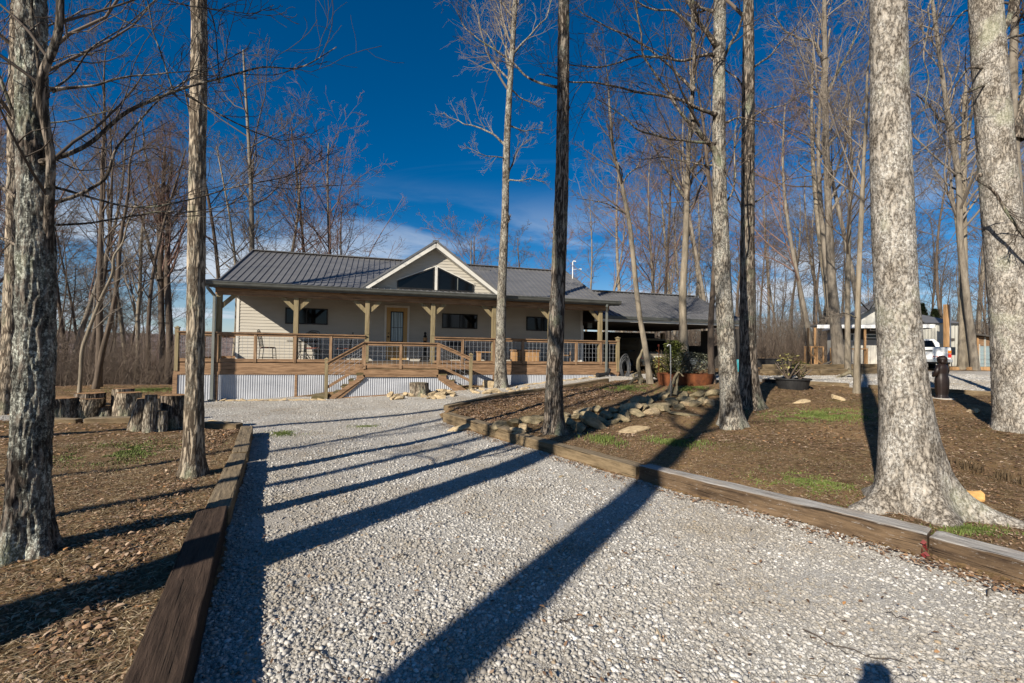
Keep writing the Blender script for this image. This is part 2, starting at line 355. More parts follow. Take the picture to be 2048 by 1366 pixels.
def tie(name, top1, top2, s1, s2):
    m = MT(name, .9, 0, .2); gr = m.noise(m.vec((2.6, 34, 34)), 1, 9, .78, .5); bl = m.noise(m.vec((2.5, 5, 6)), 1, 5)
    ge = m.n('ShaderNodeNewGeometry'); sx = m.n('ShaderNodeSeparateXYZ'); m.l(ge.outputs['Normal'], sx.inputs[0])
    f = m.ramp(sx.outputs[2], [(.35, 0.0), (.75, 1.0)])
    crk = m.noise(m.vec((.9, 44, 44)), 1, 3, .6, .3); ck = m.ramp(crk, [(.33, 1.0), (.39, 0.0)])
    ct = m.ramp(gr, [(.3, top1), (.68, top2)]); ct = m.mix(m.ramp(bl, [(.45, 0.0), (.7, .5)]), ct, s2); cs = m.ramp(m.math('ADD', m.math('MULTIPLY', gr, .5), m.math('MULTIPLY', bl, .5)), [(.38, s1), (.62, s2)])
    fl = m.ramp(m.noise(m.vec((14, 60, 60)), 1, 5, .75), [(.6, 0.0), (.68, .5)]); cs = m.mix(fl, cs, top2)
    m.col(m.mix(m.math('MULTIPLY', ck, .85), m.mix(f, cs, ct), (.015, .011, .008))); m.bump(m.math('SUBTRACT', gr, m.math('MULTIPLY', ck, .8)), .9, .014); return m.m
M['tieG'] = tie('silver_weathered_tie', (.19, .18, .165), (.48, .465, .44), (.04, .026, .017), (.17, .115, .068))
M['tieB'] = tie('brown_tie', (.10, .078, .05), (.29, .23, .155), (.07, .05, .028), (.23, .17, .10))
M['tieD'] = tie('creosoted_tie', (.024, .016, .011), (.085, .056, .040), (.012, .009, .007), (.036, .026, .019))
# ---------------------------------------------------------------- setting
def P2(lst): return [tuple(gp(*p)[:2]) for p in lst]
DR = [(-1.25, -9), (-1.25, 0)] + P2([(385,1366),(455,1050),(497,930),(506,872),(470,866),(400,862),(250,853),(110,853)]) + [(-16, 10.3), (-17, 12.0)] + P2([(120,838),(230,826),(335,806),(425,796),(560,793),(655,792),(700,792),(800,788),(945,777),(1010,767),(1100,757),(1190,751),(1245,750),(1262,756),(1211,766),(1121,780),(1087,786),(1006,796),(879,827),(893,846),(977,873),(1118,913),(1270,958),(1560,1034),(1850,1112),(2046,1172)]) + [(6.2, 3.1), (9, 1.5), (14, -2), (14, -9)]
LOT = P2([(1235,762),(1330,759),(1430,762),(1480,764),(1523,768),(1624,774),(1755,783),(1900,792),(1992,798)]) + [(17, 11.6), (34, 8), (38, 24), (26, 23.5)] + P2([(1986,742),(1856,741),(1666,750),(1520,750),(1440,747),(1260,747)])
def Gs(x, y):                                         # height of the soil: banked up behind the timbers, dug out under the gravel
    x = np.asarray(x, float); y = np.asarray(y, float)
    d = np.minimum(sdf(DR, x, y), sdf(LOT, x, y)); near = sstep(30, 10, y)
    bed = sstep(.02, .22, d)*.11*near - sstep(.02, -.12, d)*.06
    n = (fbm(np.stack([x*.8, y*.8, x*0], -1), 3, 3)-.5)*.10 + (fbm(np.stack([x*4, y*4, x*0], -1), 3, 9)-.5)*.035
    return G0(x, y) + bed + n*sstep(-.1, .3, d)
def Gg(x, y):
    x = np.asarray(x, float); y = np.asarray(y, float)
    return G0(x, y) + (fbm(np.stack([x*1.1, y*1.1, x*0], -1), 3, 5)-.5)*.05 - .01
def gs(px, py): return gp(px, py, Gs)
def grid(xs, ys, f):
    X, Y = np.meshgrid(xs, ys); Z = f(X, Y); n, m = X.shape
    V = np.stack([X, Y, Z], -1).reshape(-1, 3); i = np.arange(n*m).reshape(n, m)
    Q = np.stack([i[:-1, :-1], i[:-1, 1:], i[1:, 1:], i[1:, :-1]], -1).reshape(-1, 4); return V, Q, X, Y
def spaced(a, b, h0, c=0, g=.045):                     # fine near c, coarser away
    o = [c]; x = c
    while x < b: x += h0 + g*abs(x-c)*(1 if abs(x-c) > 9 else .15); o.append(x)
    x = c; l = []
    while x > a: x -= h0 + g*abs(x-c)*(1 if abs(x-c) > 9 else .15); l.append(x)
    return np.array(l[::-1]+o)
xs = spaced(-1800, 1800, .075); ys = spaced(-60, 2600, .075, 5)
V, Q, X, Y = grid(xs, ys, Gs)
D = np.minimum(sdf(DR, V[:, 0], V[:, 1]), sdf(LOT, V[:, 0], V[:, 1]))
m = MT('forest_soil', .95, 0, .1); ob = m.tc.outputs['Object']
nA = m.noise(m.vec((.55, .55, .55)), 1, 6, .65); nB = m.noise(m.vec((9, 9, 9)), 1, 8, .72); nC = m.noise(m.vec((60, 60, 60)), 1, 5, .75)
base = m.ramp(nB, [(.3, (.045, .029, .014)), (.5, (.16, .105, .05)), (.72, (.37, .265, .145))])
base = m.mix(m.ramp(nC, [(.52, 0.0), (.7, .7)]), base, (.27, .20, .13))
base = m.mix(m.ramp(nA, [(.50, 0.0), (.62, .75)]), base, (.32, .205, .10)); nD = m.noise(m.vec((1.3, 1.3, 1.3)), 1, 6, .7); base = m.mix(m.ramp(nD, [(.54, 0.0), (.66, .6)]), base, (.075, .048, .028))
gn = m.noise(m.vec((.42, .42, .42)), 1, 6, .7); gr2 = m.math('MULTIPLY', m.ramp(gn, [(.55, 0.0), (.64, 1.0)]), m.ramp(nB, [(.4, 0.0), (.6, .55)]))
base = m.mix(gr2, base, (.085, .115, .022))
vd = m.vor(m.vec((26, 26, 26)), 1, 'F1', 'Color'); sx = m.n('ShaderNodeSeparateColor'); m.l(vd, sx.inputs[0])
lf = m.ramp(sx.outputs[0], [(.62, 0.0), (.66, .75)]); base = m.mix(m.math('MULTIPLY', lf, .8), base, m.ramp(sx.outputs[1], [(.0, (.16, .085, .045)), (.5, (.30, .19, .12)), (1., (.12, .08, .05))]))
# pale woodland floor far away
m.col(base); m.bump(m.math('ADD', nB, m.math('MULTIPLY', nC, .6)), .9, .05)
tag(mk('ground', V, Q, m.m, smooth=True), kind='structure')
# gravel sheets
def gravel_mat():
    m = MT('limestone_gravel', .9, 0, .25)
    v1 = m.vec((85, 85, 85)); n0 = m.noise(m.vec((.5, .5, .5)), 1, 5, .6)
    ce = m.vor(v1, 1, 'F1', 'Color'); de = m.vor(v1, 1, 'DISTANCE_TO_EDGE'); s1 = m.n('ShaderNodeSeparateColor'); m.l(ce, s1.inputs[0])
    c = m.ramp(s1.outputs[0], [(0, (.33, .315, .285)), (.5, (.52, .50, .46)), (.9, (.66, .645, .60)), (1, (.74, .73, .70))])
    c = m.mix(m.ramp(s1.outputs[1], [(.95, 0.0), (.98, .5)]), c, (.34, .27, .18))
    fine = m.noise(m.vec((90, 90, 90)), 1, 4, .7); c = m.mix(m.ramp(fine, [(.38, .4), (.6, 0.0)]), c, (.19, .165, .135))
    c = m.mix(m.ramp(de, [(.02, .45), (.10, 0.0)]), c, (.17, .15, .12))
    c = m.mix(m.ramp(n0, [(.48, 0.0), (.68, .6)]), c, (.27, .225, .165))
    m.col(c); h = m.math('ADD', m.math('MULTIPLY', m.math('MINIMUM', de, .25), 2.6), m.math('MULTIPLY', s1.outputs[2], .5)); m.bump(h, .6, .008); return m.m
M['gravel'] = gravel_mat()
def sheet(name, poly, h):
    P = np.array(poly); lo = P.min(0); hi = P.max(0)
    V, Q, X, Y = grid(np.arange(lo[0], hi[0]+h, h), np.arange(lo[1], hi[1]+h, h), Gg)
    c = V[Q].mean(1); k = pin(poly, c[:, 0], c[:, 1]) | (pdist(poly, c[:, 0], c[:, 1]) < h*.6); Q = Q[k]
    u, inv = np.unique(Q, return_inverse=True); V = V[u]; Q = inv.reshape(Q.shape)
    tag(mk(name, V, Q, M['gravel'], smooth=True), kind='structure')
sheet('gravel_driveway', DR, .09); sheet('gravel_parking_lot', LOT, .14)
# ---- loose stones on the gravel, one mass nobody could count
phi = (1+5**.5)/2
ICO = np.array([(-1,phi,0),(1,phi,0),(-1,-phi,0),(1,-phi,0),(0,-1,phi),(0,1,phi),(0,-1,-phi),(0,1,-phi),(phi,0,-1),(phi,0,1),(-phi,0,-1),(-phi,0,1)], float)/1.9
ICF = np.array([(0,11,5),(0,5,1),(0,1,7),(0,7,10),(0,10,11),(1,5,9),(5,11,4),(11,10,2),(10,7,6),(7,1,8),(3,9,4),(3,4,2),(3,2,6),(3,6,8),(3,8,9),(4,9,5),(2,4,11),(6,2,10),(8,6,7),(9,8,1)])
def rotm(a, b, c):
    ca, sa, cb, sb, cc, sc = np.cos(a), np.sin(a), np.cos(b), np.sin(b), np.cos(c), np.sin(c)
    Rz = np.stack([np.stack([ca, -sa, 0*a], -1), np.stack([sa, ca, 0*a], -1), np.stack([0*a, 0*a, 1+0*a], -1)], -2)
    Rx = np.stack([np.stack([1+0*b, 0*b, 0*b], -1), np.stack([0*b, cb, -sb], -1), np.stack([0*b, sb, cb], -1)], -2)
    Rz2 = np.stack([np.stack([cc, -sc, 0*c], -1), np.stack([sc, cc, 0*c], -1), np.stack([0*c, 0*c, 1+0*c], -1)], -2)
    return Rz @ Rx @ Rz2
def stones(name, n, sampler, smin, smax, mat, label, hf=None):
    p = sampler(n); k = fbm(np.stack([p[:, 0]*1.3, p[:, 1]*.9, p[:, 0]*0], -1), 4, 77)+rng.random(n)*.5 > .56; p = p[k]; n = len(p); hf = hf or Gg
    s = smin + (smax-smin)*rng.random(n)**5.0
    B = ICO[None]*(.62+.62*rng.random((n, 12, 1))); B = B*np.stack([.9+.5*rng.random(n), .65+.4*rng.random(n), .42+.35*rng.random(n)], -1)[:, None]
    Rm = rotm(rng.random(n)*6.28, (rng.random(n)-.5)*1.3, rng.random(n)*6.28); B = np.einsum('nij,nkj->nki', Rm, B)*(s*.62)[:, None, None]
    z = hf(p[:, 0], p[:, 1]); B[..., 0] += p[:, 0, None]; B[..., 1] += p[:, 1, None]; B[..., 2] += (z+s*(.16*rng.random(n)-.04)+.002)[:, None]
    Fc = (ICF[None] + (np.arange(n)*12)[:, None, None]).reshape(-1, 3); t = np.repeat(rng.random(n), 12)
    o = mk(name, B.reshape(-1, 3), Fc, mat, attr={'tint': t}); return tag(o, label, 'gravel', kind='stuff')
def samp(poly, rmin, rmax, half=52, power=1.0):
    def f(n):
        out = []; tot = 0
        while tot < n:
            k = n*3; a = R(90) + (rng.random(k)-.5)*2*R(half); u = rng.random(k)
            r = (rmin**power + u*(rmax**power-rmin**power))**(1/power); x = np.cos(a)*r; y = np.sin(a)*r
            q = pin(poly, x, y) if poly is not None else np.ones(k, bool); out.append(np.stack([x, y], -1)[q]); tot += q.sum()
        return np.concatenate(out)[:n]
    return f
m = MT('crushed_stone', .88, 0, .25); t = m.attr('tint'); n0 = m.noise(m.vec((40, 40, 40)), 1, 4)
n9 = m.noise(m.vec((.7, .7, .7)), 1, 5, .65)
c = m.ramp(t, [(0, (.27, .26, .24)), (.35, (.38, .368, .342)), (.8, (.51, .497, .47)), (.975, (.70, .69, .66)), (.985, (.36, .27, .17)), (1., (.30, .24, .18))])
c = m.mix(m.ramp(n9, [(.45, 0.0), (.66, .8)]), c, (.25, .21, .155)); m.col(m.mix(m.ramp(n0, [(.4, .35), (.6, 0.0)]), c, (.2, .18, .15))); M['crushed'] = m.m
stones('gravel_stones', 150000, samp(DR, 1.6, 6.5, 52, 1.1), .006, .034, M['crushed'], 'loose pale crushed limestone covering the near driveway')
stones('gravel_stones', 90000, samp(DR, 6.5, 19, 50, 1.35), .010, .036, M['crushed'], 'loose pale crushed limestone on the driveway towards the porch')
stones('gravel_stones', 36000, samp(LOT, 12, 27, 50, 1.3), .02, .055, M['crushed'], 'loose pale crushed limestone on the parking lot')
# ---- leaf litter, straw and twigs
def flakes(name, P, lmin, lmax, asp, curl, mat, label, cat, hf=Gs, tilt=.7, lift=.012):
    n = len(P); l = lmin+(lmax-lmin)*rng.random(n); wd = l*asp*(.6+.6*rng.random(n))
    base = np.array([(-.5, 0, 0), (-.1, -.5, 1), (.3, -.38, .8), (.5, 0, .2), (.28, .42, .8), (-.12, .5, 1)])
    B = np.repeat(base[None], n, 0)*np.stack([l, wd, l*curl*(rng.random(n)-.3)], -1)[:, None]
    B[:, :, 0] += (rng.random((n, 6))-.5)*(l*.15)[:, None]
    Rm = rotm(rng.random(n)*6.28, (rng.random(n)-.5)*tilt, rng.random(n)*6.28); B = np.einsum('nij,nkj->nki', Rm, B)
    z = hf(P[:, 0], P[:, 1]); B[..., 0] += P[:, 0, None]; B[..., 1] += P[:, 1, None]; B[..., 2] += (z+lift*(.3+rng.random(n)))[:, None]
    Fc = (np.array([[0, 1, 4, 5], [1, 2, 3, 4]])[None] + (np.arange(n)*6)[:, None, None]).reshape(-1, 4)
    Fc = (np.array([[0, 1, 5, 5], [1, 2, 4, 5], [2, 3, 4, 4]])[:, :][None] + (np.arange(n)*6)[:, None, None]).reshape(-1, 4)
    T3 = (np.array([[0, 1, 5], [2, 3, 4]])[None] + (np.arange(n)*6)[:, None, None]).reshape(-1, 3); Q4 = (np.array([[1, 2, 4, 5]])[None] + (np.arange(n)*6)[:, None, None]).reshape(-1, 4)
    o = mk(name, B.reshape(-1, 3), [T3, Q4], mat, attr={'tint': np.repeat(rng.random(n), 6)}); return tag(o, label, cat, kind='stuff')
def soilpts(n, rmin, rmax, xr=None, power=1.2, half=52, fn=None):
    out = []; tot = 0
    while tot < n:
        p = samp(None, rmin, rmax, half, power)(n); d = np.minimum(sdf(DR, p[:, 0], p[:, 1]), sdf(LOT, p[:, 0], p[:, 1])); q = d > .08
        if fn is not None: q &= fn(p)
        if xr: q &= (p[:, 0] > xr[0]) & (p[:, 0] < xr[1])
        out.append(p[q]); tot += q.sum()
        if q.sum() == 0: break
    return np.concatenate(out)[:n]
m = MT('dry_leaves', .8, 0, .2); t = m.attr('tint')
m.col(m.ramp(t, [(0, (.07, .042, .025)), (.3, (.17, .10, .058)), (.6, (.29, .185, .115)), (.85, (.42, .32, .23)), (1, (.42, .21, .08))])); M['leaf'] = m.m
m = MT('dry_straw', .85, 0, .2); t = m.attr('tint'); m.col(m.ramp(t, [(0, (.10, .07, .04)), (.5, (.32, .24, .14)), (1, (.54, .45, .30))])); M['straw'] = m.m
def lit(p): return (fbm(np.stack([p[:, 0]*.5, p[:, 1]*.5, p[:, 0]*0], -1), 3, 21) + rng.random(len(p))*.8) > .8
flakes('leaf_litter', soilpts(22000, 1.5, 8.5, None, 1.2, 54, lit), .012, .04, .45, .4, M['leaf'], 'brown fallen leaves scattered over the near soil', 'leaves')
flakes('leaf_litter', soilpts(44000, 8.5, 30, None, 1.1, 50, lit), .03, .07, .6, .35, M['leaf'], 'brown fallen leaves scattered over the far soil', 'leaves')
BED = P2([(905,828),(1010,800),(1240,768),(1300,775),(1290,800),(1060,835),(960,865)])
pb = []; 
while len(pb) < 9000:
    q = samp(BED, 8, 20, 25, 1.5)(4000); pb += list(q)
flakes('leaf_litter', np.array(pb[:9000]), .04, .085, .6, .4, M['leaf'], 'thick rusty leaf mulch inside the timber edged bed', 'leaves')
tl = P2([(250,1366),(400,1060),(470,900),(505,872)]); pe = []
for i in range(len(tl)-1):
    a, b = np.array(tl[i]), np.array(tl[i+1]); k = rng.random(700)[:, None]; pe.append(a+(b-a)*k + np.stack([-.05-np.abs(rng.normal(0, .28, 700)), rng.normal(0, .05, 700)], -1))
flakes('leaf_litter', np.concatenate(pe)-np.array([.18, 0]), .02, .06, .5, .6, M['leaf'], 'dry oak leaves drifted against the left timber edging', 'leaves', lift=.02, tilt=1.4)
rl = P2([(880,846),(977,876),(1118,917),(1270,963),(1560,1040),(1850,1118),(2046,1178)]); pe = []
for i in range(len(rl)-1):
    a, b = np.array(rl[i]), np.array(rl[i+1]); k = rng.random(260)[:, None]; pe.append(a+(b-a)*k + rng.normal(0, .07, (260, 2)) - np.array([.03, .05]))
flakes('leaf_litter', np.concatenate(pe), .02, .05, .5, .4, M['leaf'], 'leaf crumbs lying along the right timber edging', 'leaves', hf=Gg, lift=.025)
flakes('straw', soilpts(34000, 1.3, 10, (-12, 0)), .02, .09, .05, .25, M['straw'], 'pale dry grass and bark shreds on the left soil', 'straw', lift=.01)
flakes('straw', soilpts(30000, 3, 14, (0, 14)), .03, .10, .05, .25, M['straw'], 'pale dry grass shreds on the right soil', 'straw', lift=.01)
flakes('twig_litter', samp(DR, 1.8, 9, 50, 1.3)(420), .05, .16, .05, .2, M['straw'], 'short dry twigs strewn on the gravel', 'twigs', hf=Gg, lift=.03)
flakes('twig_litter', samp(DR, 1.8, 12, 50, 1.2)(900), .02, .05, .45, .3, M['leaf'], 'small leaf scraps strewn on the gravel', 'leaves', hf=Gg, lift=.03)
def blades(cx, cy, rx, ry, n, h, label, mat='grass', hf=Gs, bare=.0, name='grass'):
    a = rng.random(n)*6.28; r = np.abs(rng.normal(0, .5, n)); x = cx+np.cos(a)*r*rx; y = cy+np.sin(a)*r*ry
    k = fbm(np.stack([x*4, y*4, x*0], -1), 3, 33)+rng.normal(0, .05, n) > .47+bare; x = x[k]; y = y[k]; n = len(x)
    z = hf(x, y); hh = h*(.4+.8*rng.random(n)); t = rng.random(n)*6.28; wd = .004+.004*rng.random(n); ln = rng.random(n)*.7
    b = np.stack([x, y, z-.005], -1); s = np.stack([np.cos(t), np.sin(t), 0*t], -1)*wd[:, None]; l = np.stack([-np.sin(t)*ln*hh, np.cos(t)*ln*hh, hh], -1)
    V = np.stack([b-s, b+s, b+l*np.array([.4, .4, .62])+s*.8, b+l*np.array([.4, .4, .62])-s*.8, b+l], 1)
    i = np.arange(n)*5; Q4 = np.stack([i, i+1, i+2, i+3], -1); T3 = np.stack([i+3, i+2, i+4], -1)
    return tag(mk(name, V.reshape(-1, 3), [Q4, T3], M[mat]), label, 'grass', kind='stuff')
def gpatch(px, py, wpx, dpx, n, h, label, **k):
    a = gs(px, py); b = gs(px+wpx/2, py); c = gs(px, py-dpx/2); d = gs(px, py+dpx/2)
    return blades(a[0], a[1], abs(b[0]-a[0]), abs(c[1]-d[1])/2, n, h, label, **k)
gpatch(1215, 882, 90, 22, 1500, .07, 'bright green grass tuft beside the timber edging')
gpatch(1350, 885, 150, 26, 2500, .05, 'low green weeds in the shade right of the slim dark trunk')
gpatch(1640, 832, 300, 34, 11000, .035, 'green grass patch in the middle of the right yard')
gpatch(1250, 777, 130, 16, 5000, .06, 'green grass strip near the hose reel')
gpatch(1380, 777, 90, 12, 3500, .06, 'green grass strip in front of the rusty planters')
gpatch(1640, 965, 340, 60, 9000, .022, 'thin moss and weeds behind the silver timber', bare=.06)
gpatch(1930, 1060, 200, 30, 1200, .035, 'thin weeds in front of the large pale trunk', bare=.04)
gpatch(1975, 950, 55, 60, 500, .13, 'dry straw coloured grass clump right of the large pale trunk', mat='straw', bare=-.1)
gpatch(565, 872, 90, 16, 1600, .03, 'green weeds growing through the driveway gravel', hf=Gg, bare=-.05)
gpatch(735, 858, 110, 10, 700, .03, 'sparse weeds across the middle of the driveway', hf=Gg)
gpatch(240, 905, 260, 60, 9000, .03, 'thin green grass in the left yard behind the timbers', bare=.03)
gpatch(300, 780, 160, 14, 4000, .06, 'mown grass left of the deck', bare=-.1)
gpatch(1790, 800, 120, 14, 900, .04, 'thin grass near the lot edge', bare=.05)
# ---- hills
def hill(r0, h, a0, a1, seed, name):
    A = np.radians(np.linspace(a0, a1, 240)); rr = np.linspace(0, 1, 14); V = []
    for i, a in enumerate(A):
        hh = h*(1+.10*(float(fbm(np.array([[a*9, seed, 0]]), 3, seed)[0])-.5))
        for t in rr: V.append((math.sin(a)*(r0+t*500), math.cos(a)*(r0+t*500), -60+(hh+60)*math.sin(t*math.pi*.5)**.8))
    V = np.array(V); V[:, 2] += (fbm(V*.03, 3, 4)-.5)*5; i = np.arange(len(V)).reshape(240, 14); Q = np.stack([i[:-1, :-1], i[1:, :-1], i[1:, 1:], i[:-1, 1:]], -1).reshape(-1, 4)
    return tag(mk(name, V, Q, M['hill'], smooth=True), kind='structure')
M['hill'] = two('winter_woods_far', (.10, .075, .07), (.24, .18, .155), (.06, .06, .035), .95, 0, 1.0, 6, .3, .7)
hill(700, 24, -75, 75, 3, 'hills'); hill(1500, 34, -80, 60, 8, 'hills')
# ---------------------------------------------------------------- timbers
def make_tie(a, b, wdt, hgt, mat, label, group, seed, sink=.03, z0=None, lift=0):
    """a,b: ground points (x,y) of the timber's centre line"""
    a = np.array(a[:2], float); b = np.array(b[:2], float); Ld = np.linalg.norm(b-a); c = (a+b)/2; ang = math.atan2(*(b-a)[::-1])
    za = float(G0(*a))+lift; zb = float(G0(*b))+lift
    nx = max(8, int(Ld/.03)) if Ld < 6 else 160; nx = min(nx, 130); pr = []
    hw = wdt/2; top = hgt-sink
    for t in np.linspace(-1, 1, 8): pr.append((t*hw, top))
    prof = [(-hw, -sink-.05)] + [(-hw, z) for z in np.linspace(0, top-.012, 6)] + [(-hw+.004, top-.004)] + [(t*(hw-.012), top) for t in np.linspace(-1, 1, 9)] + [(hw-.004, top-.004)] + [(hw, z) for z in np.linspace(top-.012, 0, 6)] + [(hw, -sink-.05)]
    prof = np.array(prof); k = len(prof); xx = np.linspace(-Ld/2, Ld/2, nx)
    V = np.zeros((nx, k, 3)); V[..., 0] = xx[:, None]; V[..., 1] = prof[None, :, 0]; V[..., 2] = prof[None, :, 1]
    W = V + np.array([seed*3.1, 0, 0]); nz = fbm(W*np.array([1.6, 9, 9]), 4, seed)-.5; nf = fbm(W*np.array([7, 45, 45]), 3, seed+5)-.5
    V[..., 2] += (nz*.030+nf*.010)*(prof[None, :, 1] > .03); V[..., 1] += nz[:, ::-1]*.022 + nf*.008
    # drying checks along the grain
    for q in range(0):
        y0 = (rng.random()-.5)*wdt*.6; x0 = (rng.random()-.5)*Ld; ln = .3+rng.random()*.7
        dd = np.abs(V[..., 1]-y0-.015*np.sin(V[..., 0]*3+q)); V[..., 2] -= np.where((dd < .011) & (np.abs(V[..., 0]-x0) < ln) & (prof[None, :, 1] > top-.01), .016, 0)
    endr = 1-.12*np.exp(-np.minimum(xx+Ld/2, Ld/2-xx)/.02); V[..., 1] *= endr[:, None]
    V[..., 2] = np.where(prof[None, :, 1] > top-.02, V[..., 2]-.010*np.exp(-np.minimum(xx+Ld/2, Ld/2-xx)/.02)[:, None], V[..., 2])
    i = np.arange(nx*k).reshape(nx, k); Q = np.stack([i[:-1, :-1], i[1:, :-1], i[1:, 1:], i[:-1, 1:]], -1).reshape(-1, 4)
    V = V.reshape(-1, 3); F_ = [tuple(q) for q in Q] + [tuple(i[0, ::1]), tuple(i[-1, ::-1])]
    o = mk('landscape_timber', V, F_, M[mat]); o.location = (c[0], c[1], (za+zb)/2); o.rotation_euler = (0, -math.atan2(zb-za, Ld), ang)
    return tag(o, label, 'timber', group)
def g2(px, py): return gp(px, py)[:2]
def off(a, b, d):                                       # shift the line a-b sideways (left of travel) by d
    a, b = np.array(a), np.array(b); n = b-a; n = np.array([-n[1], n[0]])/np.linalg.norm(n)*d; return a+n, b+n
EG = 'timbers edging the driveway'
def tline(p, q, side, mat, label, seed, wdt=.22, hgt=.21, gap=.012, group=EG, **k):
    a, b = off(g2(*p) if len(p) == 2 else p[:2], g2(*q) if len(q) == 2 else q[:2], side*wdt/2); u = (b-a)/np.linalg.norm(b-a)*gap
    return make_tie(a+u, b-u, wdt, hgt, mat, label, group, seed, **k)
a0 = g2(385, 1366); a1 = g2(455, 1048); ext = a0-(a1-a0)/np.linalg.norm(a1-a0)*1.6
tline((*ext, 0), (455, 1048), 1, 'tieD', 'nearest dark creosoted timber on the left side of the driveway', 1, .24, .22)
tline((459, 1052), (494, 928), 1, 'tieB', 'grey brown timber second from the camera on the left side of the driveway', 2, .21, .20)
tline((496, 925), (506, 868), 1, 'tieB', 'short mossy timber at the far left corner of the driveway', 3, .21, .20)
tline((472, 862), (400, 858), -1, 'tieB', 'timber half hidden behind the slim left trunk', 4, .20, .17)
tline((318, 859), (164, 862), -1, 'tieB', 'timber lying in front of the leaning logs on the left', 5, .2, .17, lift=.11)
tline((150, 862), (45, 861), -1, 'tieB', 'timber end beside the big dark left trunk', 6, .2, .15, lift=.11)
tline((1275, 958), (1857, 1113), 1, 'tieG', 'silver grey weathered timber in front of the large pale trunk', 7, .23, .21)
e0 = g2(1850, 1112); e1 = g2(2046, 1172); e2 = e0+(e1-e0)*1.9
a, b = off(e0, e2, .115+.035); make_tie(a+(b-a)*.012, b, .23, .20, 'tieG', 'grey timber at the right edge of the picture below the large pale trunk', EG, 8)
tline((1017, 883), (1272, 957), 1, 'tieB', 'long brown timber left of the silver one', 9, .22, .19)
tline((963, 867), (1022, 884), 1, 'tieB', 'short split timber block beside the pale flat stone', 10, .22, .23)
tline((884, 842), (966, 868), 1, 'tieB', 'mossy timber at the corner of the leaf bed', 11, .22, .22)
tline((886, 822), (1006, 795), -1, 'tieB', 'timber on the far side of the leaf bed, next to the corner', 12, .2, .19)
tline((1006, 795), (1090, 784), -1, 'tieB', 'timber on the far side of the leaf bed, behind the dark slim trunk', 13, .18, .18)
tline((1090, 784), (1211, 764), -1, 'tieB', 'timber on the far side of the leaf bed, nearest the hose reel', 14, .18, .18)
LG = 'timbers edging the parking lot'
tline((1523, 768), (1572, 772), 1, 'tieD', 'dark timber beside the black planter tub', 15, .16, .2, group=LG)
tline((1618, 774), (1700, 778), 1, 'tieB', 'timber between the planter tub and the slim pale trunk', 16, .16, .2, group=LG)
tline((1735, 781), (1772, 784), 1, 'tieB', 'timber end showing left of the large pale trunk', 17, .16, .2, group=LG)
tline((1840, 789), (1992, 799), 1, 'tieB', 'timber behind the bronze statue', 18, .16, .22, group=LG)
tline((2000, 799), (2150, 806), 1, 'tieB', 'timber behind the far right trunk', 19, .16, .22, group=LG)
tline((1520, 749), (1640, 750), 1, 'tieB', 'lower stacked timber along the far side of the lot', 20, .18, .25, group=LG)
tline((1642, 750), (1800, 746), 1, 'tieB', 'timber below the white cabin', 21, .18, .25, group=LG)
tline((1526, 748), (1760, 747), 1, 'tieB', 'upper stacked timber along the far side of the lot', 22, .14, .22, group=LG, lift=.22)
tline((1905, 741), (1920, 741), 1, 'cedar', 'short pale timber end beside the metal building corner', 23, .16, .2, group=LG)
tline((1938, 741), (2040, 741), 1, 'cedar', 'orange timber in front of the lean-to shed', 24, .16, .2, group=LG)
# ---------------------------------------------------------------- rocks
def ico(sub=2):
    V = [v for v in ICO/np.linalg.norm(ICO[0])]; Fc = [tuple(f) for f in ICF]
    for _ in range(sub):
        c = {}; G = []
        def mid(a, b):
            k = (min(a, b), max(a, b))
            if k not in c: p = V[a]+V[b]; V.append(p/np.linalg.norm(p)); c[k] = len(V)-1
            return c[k]
        for a, b, d in Fc: x, y, z = mid(a, b), mid(b, d), mid(d, a); G += [(a, x, z), (x, b, y), (z, y, d), (x, y, z)]
        Fc = G
    return np.array(V), Fc
IV, IF = ico(3)
def rock_mesh(seed, flat=.55, mat='stone'):
    r = np.random.default_rng(seed); V = IV.copy()
    for _ in range(13):                                  # planar facets
        n = r.normal(size=3); n /= np.linalg.norm(n); d = .50+.30*r.random(); k = V@n; V = V-np.maximum(0, k-d)[:, None]*n
    V *= np.array([1+.3*r.random(), .75+.25*r.random(), flat]); V *= (1+(fbm(V*2.2+seed, 3, seed)-.5)*.16)[:, None]; V += ((fbm(V*9+seed, 2, seed)-.5)*.05)[:, None]*IV
    me = bpy.data.meshes.new('stone'); me.from_pydata([tuple(v) for v in V*.5], [], IF); me.materials.append(M[mat]); return me
def Gm(x, y): return np.maximum(Gs(x, y), Gg(x, y))
RK = [rock_mesh(s, .5+.12*(s % 3)) for s in range(6)]; RKM = [rock_mesh(20+s, .55, 'stonem') for s in range(5)]
def rock(px, py, w, label, group, k=None, moss=False, f=None, tz=.35, name='garden_stone', cat='stone', sc=(1, 1, 1)):
    p = gp(px, py, f or Gm); Z = p[1]; s = w*1.2*Z/F; k = int(rng.integers(0, 5)) if k is None else k
    o = bpy.data.objects.new(name, (RKM if moss else RK)[k]); COL.objects.link(o); o.location = (p[0], p[1]+s*.2, p[2]+s*.10*sc[2])
    o.scale = (s*sc[0]*1.0, s*sc[1]*.8, s*sc[2]*.9); o.rotation_euler = (rng.normal()*.18, rng.normal()*.18, rng.random()*6.28 if sc == (1, 1, 1) else rng.normal()*.3)
    return tag(o, label, cat, group)
RG = 'stones edging the leaf bed'
